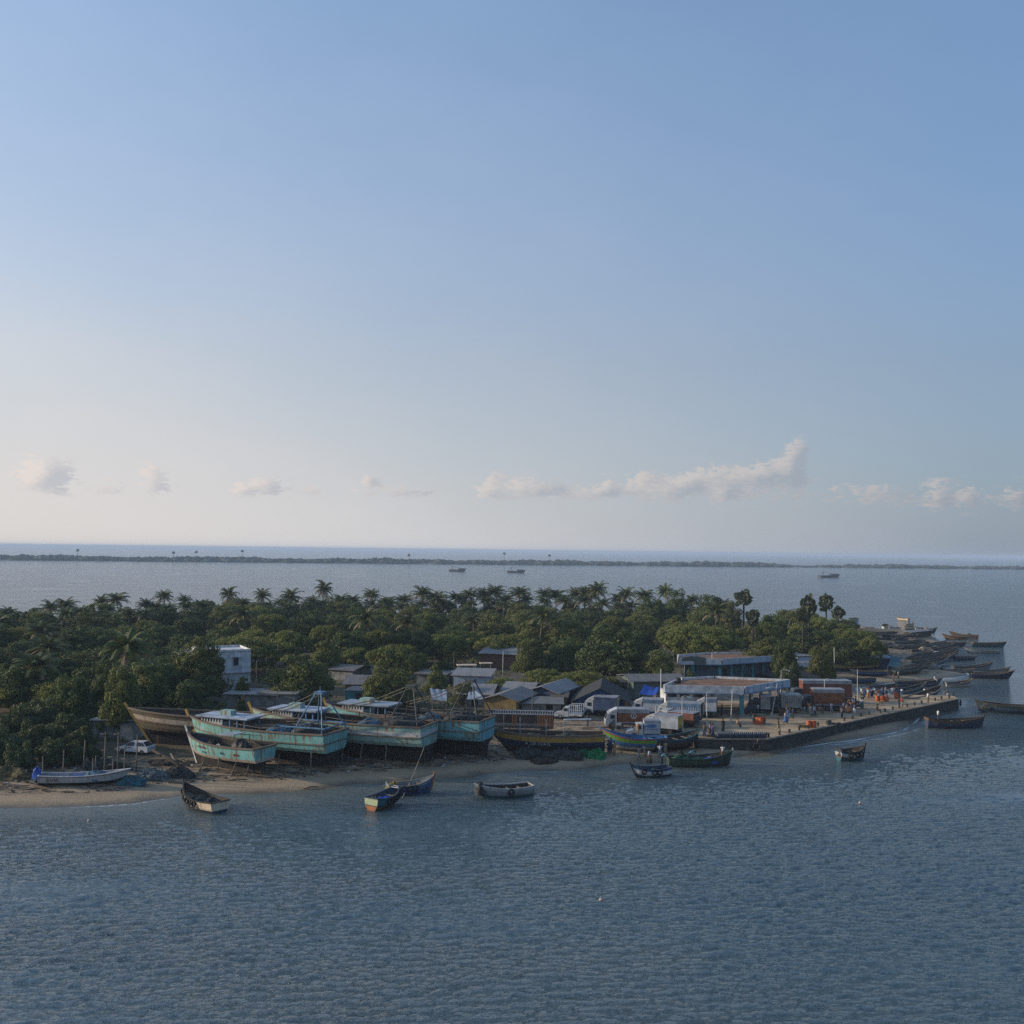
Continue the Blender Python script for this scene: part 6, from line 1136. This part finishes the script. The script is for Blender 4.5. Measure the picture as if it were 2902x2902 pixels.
logs = [((545, 2195), (487, 2128), 1.9, .22, 'long leaning log beside the small trawler bow'), ((512, 2190), (516, 2150), 1.6, .14, 'upright stake near the leaning log'), ((538, 2172), (497, 2180), .3, .12, 'log lying behind the leaning log'), ((640, 2212), (700, 2216), .05, .1, 'driftwood log below the small trawler'), ((860, 2235), (905, 2228), .05, .1, 'driftwood log at the water line'),
        ((1480, 2150), (1500, 2118), 1.3, .12, 'crooked branch under the navy boat'), ((1600, 2150), (1606, 2125), 1.2, .1, 'branch propping the navy boat'), ((1545, 2140), (1612, 2142), .9, .08, 'pale plank under the navy boat'), ((2080, 2112), (2040, 2100), .5, .08, 'broken plank on the quay foot rubble'), ((335, 2175), (475, 2168), 1.4, .09, 'top rail of the pole rack behind the white car')]
for a, b, h, r, l in logs:
    A, B_ = gp(*a), gp(*b); A.z += .08; B_ = Vector((B_.x, A.y+(B_.y-A.y)*.3, A.z+h)); g = MB(); g.tube([(0, 0, 0), (B_-A)*.5+Vector((.05, 0, .08)), B_-A], [r, r*.85, r*.6], 7); tag(g.build('log', WOOD if r < .15 else DKW, None, True, A), l, 'log', 'logs and planks on the beach')
for i, x in enumerate((120, 178, 236, 262, 295, 318, 333, 386, 268, 352)):
    y = 2216-(i % 3)*10 if x < 300 else 2212-(i % 4)*9; p = gp(x, y); g = MB(); hh = (2.6, 2.9, 3.6, 2.4, 4.8, 2.2, 4.4, 3.9, 2.0, 3.2)[i]; g.tube([(0, 0, -.2), (.05*(i % 3), 0, hh)], [.08, .06], 5)
    if i in (4, 5, 6, 9): g.bar((-.5, 0, hh*.95), (.6, 0, hh*.97), .07); g.bar((-.4, .05, hh*.6), (.5, .05, hh*.62), .06)
    tag(g.build('stake', POLE, None, True, p), 'rough stake of the net drying rack, %s counted along the left beach' % nth(i), 'stake', 'stakes of the drying rack')
for x, y, l in ((2437, 2276, 'pale round buoy in the water right of centre'), (1703, 2551, 'tiny buoy in the middle of the open water'), (252, 2326, 'tiny float off the left beach'), (876, 1612, None)):
    if l:
        p = pz(x, y, 0); e = thing('buoy', l, 'buoy', p); MB().lathe([(.02, -.1), (.11, -.05), (.14, .04), (.10, .13), (.02, .17)], 10).build('float', mat('buoy_float', (.55, .40, .36), .6, .3, 3), e, True); MB().lathe([(.03, .15), (.02, .22)], 5).build('ring', DKW, e)
# palms standing singly on the far spit
for i, (x, y) in enumerate(((220, 1558), (492, 1565), (556, 1563), (687, 1560), (1159, 1572), (1429, 1567), (1557, 1573))):
    sx_, sy = spit_at(x); top = pd(x, y, sy+40); h = top.z; g = MB(); e = thing('spit_palm', 'lone palm standing out of the far spit, %s from the left' % nth(i), 'palm', (top.x, sy+40, .5), 0, 'lone palms on the far spit'); g.tube([(0, 0, 0), (0, 0, h)], [.45, .3], 5); g.build('trunk', BK, e); blobmesh(2.6, 2.6, 3.2, i, 9, 5, .3).build('crown', wood_m, e).location.z = h-3
# ---------------------------------------------------------------- people
SKIN = mat('brown_skin', (.11, .055, .032), .6, .15, 8); HAIR = mat('black_hair', (.012, .01, .01), .7, .2, 8)
CLO = {k: mat('cloth_'+k, c, .9, .15, 5) for k, c in dict(white=(.62, .62, .60), blue=(.06, .12, .28), navy=(.03, .04, .09), grey=(.22, .23, .25), teal=(.08, .24, .28), red=(.35, .06, .05), brown=(.13, .09, .06), khaki=(.26, .22, .15), black=(.025, .025, .03), orange=(.5, .2, .08), pale=(.42, .48, .58), green=(.08, .16, .09), purple=(.12, .07, .20)).items()}
def skinned(vs, es, rr):
    me = bpy.data.meshes.new('b'); me.from_pydata(vs, es, []); o = bpy.data.objects.new('b', me); COL.objects.link(o); md = o.modifiers.new('s', 'SKIN'); sv = me.skin_vertices[0].data
    for i, r in enumerate(rr): sv[i].radius = (r, r)
    sv[0].use_root = True; sb = o.modifiers.new('u', 'SUBSURF'); sb.levels = 1; sb.render_levels = 1; dg = bpy.context.evaluated_depsgraph_get(); dg.update(); m2 = bpy.data.meshes.new_from_object(o.evaluated_get(dg)); bpy.data.objects.remove(o); return m2
def pose_joints(p):
    # pelvis, chest, neck, head | arms | legs as (x forward, y side, z up)
    J = dict(pel=(0, 0, .92), sp=(0, 0, 1.12), ch=(.01, 0, 1.34), nk=(.02, 0, 1.46), hd=(.04, 0, 1.60), shl=(0, .17, 1.38), ell=(-.04, .23, 1.10), wrl=(.06, .25, .86), shr=(0, -.17, 1.38), elr=(-.04, -.23, 1.10), wrr=(.06, -.25, .86),
             hil=(0, .09, .88), knl=(.02, .10, .48), anl=(0, .11, .08), tol=(.14, .12, .04), hir=(0, -.09, .88), knr=(.02, -.10, .48), anr=(0, -.11, .08), tor=(.14, -.12, .04))
    if p == 'walk': J.update(knl=(.20, .10, .50), anl=(.26, .11, .09), tol=(.40, .12, .06), knr=(-.05, -.10, .48), anr=(-.33, -.11, .14), tor=(-.22, -.12, .05), wrl=(-.16, .24, .90), ell=(-.12, .23, 1.12), elr=(.04, -.23, 1.10), wrr=(.24, -.22, .96))
    if p == 'sit':
        for k in J: x, y, z = J[k]; J[k] = (x, y, z-.42)
        J.update(knl=(.40, .12, .50), anl=(.44, .12, .08), tol=(.58, .13, .04), knr=(.40, -.12, .50), anr=(.44, -.12, .08), tor=(.58, -.13, .04), wrl=(.32, .16, .58), wrr=(.32, -.16, .58))
    if p == 'bend': J.update(sp=(.12, 0, 1.05), ch=(.36, 0, 1.14), nk=(.48, 0, 1.14), hd=(.60, 0, 1.10), shl=(.38, .17, 1.14), ell=(.44, .2, .88), wrl=(.56, .16, .64), shr=(.38, -.17, 1.14), elr=(.44, -.2, .88), wrr=(.56, -.16, .64))
    if p == 'carry': J.update(ell=(.14, .23, 1.14), wrl=(.36, .14, 1.18), elr=(.14, -.23, 1.14), wrr=(.36, -.14, 1.18))
    return {k: Vector(v) for k, v in J.items()}
def person_proto(p):
    J = pose_joints(p); names = list(J); idx_ = {k: i for i, k in enumerate(names)}; E = [('pel', 'sp'), ('sp', 'ch'), ('ch', 'nk'), ('nk', 'hd'), ('ch', 'shl'), ('shl', 'ell'), ('ell', 'wrl'), ('ch', 'shr'), ('shr', 'elr'), ('elr', 'wrr'), ('pel', 'hil'), ('hil', 'knl'), ('knl', 'anl'), ('anl', 'tol'), ('pel', 'hir'), ('hir', 'knr'), ('knr', 'anr'), ('anr', 'tor')]
    rad = dict(pel=.13, sp=.12, ch=.13, nk=.055, hd=.095, shl=.06, ell=.043, wrl=.03, shr=.06, elr=.043, wrr=.03, hil=.09, knl=.06, anl=.04, tol=.03, hir=.09, knr=.06, anr=.04, tor=.03)
    vs = [J[k] for k in names]; es = [(idx_[a], idx_[b]) for a, b in E]; rr = [rad[k] for k in names]; up = (J['hd']-J['nk']).normalized(); vs.append(J['hd']+up*.09); es.append((idx_['hd'], len(vs)-1)); rr.append(.07); vs.append(J['hd']+Vector((.095, 0, -.01))); es.append((idx_['hd'], len(vs)-1)); rr.append(.016)
    for s in ('l', 'r'):                         # palm and five fingers
        w = J['wr'+s]; d = (w-J['el'+s]).normalized(); sd_ = Vector((1, 0, 0))-d*d.x; sd_.normalize(); vs.append(w+d*.07); pi_ = len(vs)-1; es.append((idx_['wr'+s], pi_)); rr.append(.03)
        for q, ln in ((-.028, .06), (-.01, .075), (.01, .07), (.028, .055)): vs.append(w+d*(.08+ln)+sd_*q); es.append((pi_, len(vs)-1)); rr.append(.009)
        vs.append(w+d*.08+sd_*.055); es.append((pi_, len(vs)-1)); rr.append(.010)
    body = skinned([tuple(v) for v in vs], es, rr); body.name = 'person_body'; body.materials.clear(); body.materials.append(SKIN)
    def wrap(chain, rs_, n=10):
        g = MB(); g.tube(chain, rs_, n); return g
    sh = MB(); sh.tube([J['pel']-(J['sp']-J['pel'])*.2, J['sp'], J['ch'], J['nk']-up*.04], [.165, .16, .185, .08], 12)
    for s in ('l', 'r'): sh.tube([J['sh'+s], J['sh'+s].lerp(J['el'+s], .6)], [.09, .07], 8)
    low = {}
    g = MB()
    for s in ('l', 'r'): g.tube([J['pel'].lerp(J['hi'+s], .6)+Vector((0, 0, .02)), J['kn'+s], J['an'+s]+Vector((0, 0, .04))], [.14, .095, .075], 9)
    g.tube([J['pel']+(J['sp']-J['pel'])*.3, (J['hil']+J['hir'])/2], [.165, .15], 10); tr = g
    g = MB(); k_m = (J['knl']+J['knr'])/2; g.tube([J['pel']+(J['sp']-J['pel'])*.3, (J['hil']+J['hir'])/2, k_m, k_m.lerp((J['anl']+J['anr'])/2, .75)], [.165, .19, .2+abs(J['knl'].x-J['knr'].x)*.35, .2+abs(J['anl'].x-J['anr'].x)*.3], 12); lu = g
    ha = MB(); c = J['hd']+up*.05; vv = []; ha.lathe([(.108, -.04), (.118, .02), (.10, .08), (.05, .125)], 10); ha.v = [(x+c.x-.02, y+c.y, z+c.z) for x, y, z in ha.v]
    return body, sh.mesh('shirt', SKIN, True), tr.mesh('trousers', SKIN, True), lu.mesh('lungi', SKIN, True), ha.mesh('hair', HAIR, True)
PP = {k: person_proto(k) for k in ('stand', 'walk', 'sit', 'bend', 'carry')}; _cm = {}
def colmesh(me, m):
    k = (me.name, m.name)
    if k not in _cm: c = me.copy(); c.materials.clear(); c.materials.append(m); _cm[k] = c
    return _cm[k]
def person(x, y, pose, shirt, low, lk, label, face=0, z=None, group='people on the quay and the beach'):
    p = gp(x, y) if z is None else pz(x, y, z); body, sh, tr, lu, ha = PP[pose]; o = bpy.data.objects.new('person', body); COL.objects.link(o); o.location = p; o.rotation_euler.z = R(face); s = random.Random(int(x*7+y)).uniform(.95, 1.05); o.scale = (s, s, s); tag(o, label, 'person', group)
    for nm, me in (('shirt', sh if shirt else None), ('lungi' if lk == 'l' else 'trousers', lu if lk == 'l' else tr), ('hair', ha)):
        if me is None: continue
        c = bpy.data.objects.new(nm, me if nm == 'hair' else colmesh(me, CLO[shirt if nm == 'shirt' else low])); COL.objects.link(c); c.parent = o
    return o
for a in ((1725, 2139, 'stand', 'navy', 'navy', 't', 'man in navy, left of the three standing beside the green nets', 80), (1731, 2133, 'stand', 'blue', 'black', 't', 'man in blue behind the other two beside the green nets', -60), (1741, 2140, 'stand', 'orange', 'khaki', 'l', 'man in an orange shirt and khaki cloth beside the green nets', 120),
        (1811, 2155, 'walk', 'grey', 'grey', 't', 'first wading man from the left, in grey', 200), (1826, 2150, 'walk', 'grey', 'khaki', 't', 'second wading man, farthest up the sand', 30), (1840, 2162, 'walk', 'pale', 'brown', 'l', 'third wading man with a brown waist cloth', -20), (1870, 2148, 'stand', 'pale', 'grey', 't', 'man standing at the stern of the rainbow boat', 90), (1886, 2140, 'stand', 'khaki', 'khaki', 't', 'man in khaki against the dark unpainted boat', 100),
        (1876, 2166, 'bend', 'teal', 'black', 't', 'man in a teal shirt bending at the left end of the long green boat', 0), (1976, 2122, 'stand', 'black', 'black', 't', 'dark clothed man between the beached boat and the quay foot', 0), (1996, 2088, 'stand', 'brown', 'navy', 't', 'man in brown left of the canisters', 60), (2019, 2089, 'walk', 'purple', 'navy', 't', 'man in purple walking beside the canisters', 10), (2012, 2084, 'stand', 'grey', 'brown', 't', 'man in grey behind the man in purple', -80),
        (2049, 2075, 'stand', 'black', 'black', 'l', 'dark clothed figure alone left of the squatting one', 100), (2090, 2063, 'sit', 'khaki', 'brown', 't', 'man squatting on the sandy quay', 20), (2205, 2073, 'walk', 'brown', 'khaki', 't', 'man striding along the near quay edge', -15), (1551, 2070, 'stand', 'orange', 'pale', 'l', 'bare armed man in orange standing on the ochre strake of the navy boat', 90), (1565, 2052, 'stand', 'pale', 'grey', 't', 'man in a pale shirt walking up from the navy boat', 200),
        (1635, 2030, 'stand', 'white', 'white', 'l', 'man in white at the pickup rack', 0), (1665, 2060, 'stand', 'black', 'navy', 't', 'dark man by the awning over the navy boat', 0), (2247, 2038, 'stand', 'navy', 'black', 't', 'man by the brown box pile under the hall', 0), (2280, 2022, 'sit', 'pale', 'blue', 't', 'man sitting in pale blue before the lorries', 0),
        (2297, 2030, 'stand', 'pale', 'grey', 'l', 'man in a pale shirt, left of a pair in the shade', 0), (2308, 2031, 'walk', 'pale', 'navy', 't', 'man in a pale shirt, right of a pair in the shade', 0), (2338, 2012, 'stand', 'brown', 'black', 't', 'man at the foot of the lamp post by the brown lorries', 0), (2345, 2008, 'stand', 'pale', 'navy', 't', 'man in pale blue right of the lamp post', 0), (2356, 2022, 'walk', 'pale', 'grey', 't', 'man in grey blue between lamp post and sunlit quay', 0),
        (2370, 2012, 'walk', 'purple', 'navy', 't', 'man in purple beside the lorry tail', 0), (2386, 2035, 'carry', 'khaki', 'navy', 't', 'man carrying a round basket toward the quay edge', -60), (2392, 2010, 'stand', 'brown', 'black', 't', 'man behind the basket carrier', 0), (2418, 2010, 'stand', 'white', 'red', 'l', 'man in white with a red cloth by the orange barrel', 0), (2445, 2009, 'stand', 'white', 'teal', 't', 'man in a white shirt alone right of the tall lamp post', 0),
        (2486, 2022, 'sit', 'black', 'brown', 't', 'man sitting on a bollard in the sun', 0), (2548, 2008, 'stand', 'black', 'navy', 't', 'dark man of the pair near the quay edge', 0), (2556, 2006, 'walk', 'red', 'khaki', 't', 'man with a red scarf of the pair near the quay edge', 20), (2620, 1974, 'stand', 'white', 'pale', 't', 'left man of the two in pale clothes near the quay end', 0), (2629, 1976, 'stand', 'pale', 'purple', 't', 'right man of the two in pale clothes near the quay end', 0),
        (2630, 1992, 'stand', 'white', 'brown', 't', 'man standing on the edge below the two in pale clothes', 0), (2677, 1974, 'stand', 'khaki', 'grey', 't', 'standing man of the pair at the quay end', 0), (2686, 1977, 'sit', 'white', 'black', 't', 'sitting man in white at the quay end', 0), (2702, 1977, 'sit', 'black', 'brown', 't', 'last man sitting at the very end of the quay', 0), (2102, 2026, 'stand', 'brown', 'black', 't', 'man beside the teal column of the market hall', 0),
        (2118, 2028, 'stand', 'blue', 'black', 't', 'man in blue inside the market hall', 0), (2148, 2026, 'stand', 'pale', 'navy', 't', 'man in pale blue inside the market hall shade', 0), (2160, 2024, 'stand', 'black', 'red', 'l', 'man with a red cloth inside the market hall shade', 0), (2045, 2030, 'stand', 'black', 'black', 't', 'dark figure at the open hall front', 0), (2532, 1930, 'stand', 'brown', 'brown', 't', 'left man wading behind the quay', 0), (2546, 1924, 'stand', 'grey', 'brown', 't', 'right man wading behind the quay', 0),
        (2473, 1882, 'stand', 'white', 'navy', 't', 'man in a white shirt before the beach shed', 0), (2300, 1905, 'stand', 'white', 'brown', 't', 'man in white by the dark thatched huts', 0), (2232, 1998, 'stand', 'white', 'grey', 't', 'man in white in the lorry lane', 0)):
    person(*a)
r = random.Random(9); cc = list(CLO)
cw = []
for i in range(26):
    x = 2442+i*4.6+r.uniform(-2, 2); y = 1980+r.uniform(-9, 7)-(i/26)*6; cw.append((x, y))
for i, (x, y) in enumerate(sorted(cw)): s_ = r.choice(cc); l_ = r.choice(cc); person(x, y, r.choice(['stand', 'stand', 'carry', 'walk', 'bend']), s_, l_, r.choice('lt'), '%s clothed person in the crowd behind the quay, %s from the left' % ({'pale': 'pale blue'}.get(s_, s_), nth(i)), r.uniform(0, 360), group='crowd on the quay')
for a in ((2718, 2056, 'stand', 'white', 'navy', 't', 'man standing in the long dark blue boat', 0, 0), ):
    p = pz(2663, 2040, 1.35); person(2659, 2044, 'stand', 'white', 'navy', 't', 'man in a white shirt standing in the long dark blue boat', 0, 1.0, None)
person(2048, 2150, 'stand', 'white', 'brown', 't', 'man standing near the right end of the long green boat', 90, .8, None); person(1955, 2158, 'bend', 'teal', 'black', 't', 'man in bright blue bending over the long green boat', 0, .6, None); person(1934, 2158, 'bend', 'black', 'black', 't', 'dark man bending beside the one in bright blue', 180, .6, None)
person(2649, 1932, 'sit', 'pale', 'white', 't', 'man sitting on the long slate boat behind the quay', 0, 1.0, None); person(1806, 2082, 'bend', 'orange', 'khaki', 't', 'man leaning over gear inside the rainbow boat', 60, 3.0, None); person(1442, 2104, 'stand', 'white', 'white', 'l', 'small figure in white beside the last trawler', 0)
k = 0
while k < 34:                                     # the looser crowd in the shade between hall, lorries and quay edge
    x = r.uniform(2225, 2450); y = 2042-(x-2225)*.13+r.uniform(-30, 12); s_ = r.choice(cc); l_ = r.choice(cc)
    person(x, y, r.choice(['stand', 'walk', 'stand', 'carry', 'bend', 'sit']), s_, l_, r.choice('ltt'), '%s clothed person on the quay before the lorries, with %s below, %s placed' % ({'pale': 'pale blue'}.get(s_, s_), l_, nth(k)), r.uniform(0, 360), group='people moving between lorries and quay edge'); k += 1
# a dog walks the quay
e = tag(bpy.data.objects.new('dog', None), 'tan dog walking on the sunlit quay', 'dog'); COL.objects.link(e); e.location = gp(2494, 1998); DG = mat('tan_fur', (.30, .19, .09), .9, .2, 6)
V = [(0, 0, .48), (.22, 0, .50), (.40, 0, .50), (.52, 0, .62), (.64, 0, .70), (.76, 0, .67), (-.22, 0, .50), (-.34, 0, .56), (-.48, 0, .68), (.38, .09, .42), (.36, .10, .22), (.38, .10, .03), (.38, -.09, .42), (.42, -.10, .22), (.46, -.10, .03), (-.24, .10, .42), (-.18, .11, .30), (-.30, .11, .18), (-.26, .11, .03), (-.24, -.10, .42), (-.30, -.11, .28), (-.40, -.11, .17), (-.36, -.11, .03), (.62, .06, .78), (.62, -.06, .78)]
m2 = skinned(V, [(0, 1), (1, 2), (2, 3), (3, 4), (4, 5), (0, 6), (6, 7), (7, 8), (2, 9), (9, 10), (10, 11), (2, 12), (12, 13), (13, 14), (6, 15), (15, 16), (16, 17), (17, 18), (6, 19), (19, 20), (20, 21), (21, 22), (4, 23), (4, 24)], [.11, .12, .13, .08, .075, .04, .10, .04, .02, .06, .035, .03, .06, .035, .03, .07, .05, .03, .03, .07, .05, .03, .03, .025, .025])
m2.materials.clear(); m2.materials.append(DG); bo = bpy.data.objects.new('body', m2); COL.objects.link(bo); bo.parent = e

# ---------------------------------------------------------------- litter and weeds nobody could count
rr_ = random.Random(77); lb = MB(); lm = [DKW, WOOD, LGR, NETB, mat('litter_orange', (.32, .14, .06), .8, .3, 5)]
def scatter(n, x0, x1, y0, y1, ok, fn):
    k = 0; tr_ = 0
    while k < n and tr_ < n*12:
        tr_ += 1; x, y = rr_.uniform(x0, x1), rr_.uniform(y0, y1)
        if ok(x, y): fn(x, y); k += 1
def onbeach(px, py):
    p = pz(px, py, .8); d = float(sdist([(p.x, p.y)])[0]); return 2.2 < d < 16 and not inpoly(p.x, p.y, QUAY)
def bit(px, py):
    p = gp(px, py); L = rr_.choice([.15, .2, .3, .3, .5, .9, 1.4]); a = rr_.uniform(-.5, .5)+(3.14 if rr_.random() < .5 else 0); w = rr_.uniform(.04, .12) if L > .4 else L*.6
    q = Matrix.Rotation(a, 3, 'Z') @ Matrix.Rotation(rr_.uniform(-.15, .15), 3, 'Y'); lb.box((p.x, p.y, p.z+w*.3), (L, w, w*.7), M=q, mi=rr_.choice([0, 0, 0, 0, 1, 1, 2, 3, 4]) if L < .4 else rr_.choice([0, 0, 1]))
scatter(900, 0, 1960, 2090, 2285, onbeach, bit); scatter(260, 2420, 2700, 1790, 1925, onbeach, bit)
struct(lb.build('beach_litter', lm), 'stuff')
rg = np.random.default_rng(5); n = 60000; px_ = rg.uniform(-135, 78, n); py_ = rg.uniform(128, 335, n); dd = sdist(np.c_[px_, py_]); ok = dd > 14
for cx, cy, rd in ((50, 160, 27), (12, 141, 9), (28, 152, 12), (85, 215, 22)): ok &= np.hypot(px_-cx, py_-cy) > rd
pat = np.sin(px_*.21+np.sin(py_*.17)*2)*np.sin(py_*.19+1.3*np.sin(px_*.11)); ok &= pat > -.25
C = np.c_[px_, py_, hsd(dd)+rg.uniform(.05, .55, n)][ok]; Nn = rg.normal(size=C.shape); Nn[:, 2] = np.abs(Nn[:, 2])+.4; Nn /= np.linalg.norm(Nn, axis=1)[:, None]
wo_ = bpy.data.objects.new('weeds', quadmesh('weeds', cards(C, Nn, .75, rg, .5), leafmat('weed_leaf', (.04, .055, .02), (.085, .095, .035)))); COL.objects.link(wo_); struct(wo_, 'stuff')
# ---------------------------------------------------------------- haze: one closed box of even air round everything
hb = MB(); hb.box((0, 4500, 14.6), (34000, 25000, 33.2))
hm = bpy.data.materials.new('haze_air'); hm.use_nodes = True; t = NT(hm.node_tree); t.n.clear()
o = t.new('ShaderNodeOutputMaterial'); pv = t.new('ShaderNodeVolumePrincipled')
pv.inputs['Color'].default_value = (.57, .70, .88, 1); pv.inputs['Density'].default_value = HAZE; pv.inputs['Anisotropy'].default_value = .0
t.l.new(pv.outputs[0], o.inputs['Volume']); ho = hb.build('haze', hm); struct(ho, 'stuff')
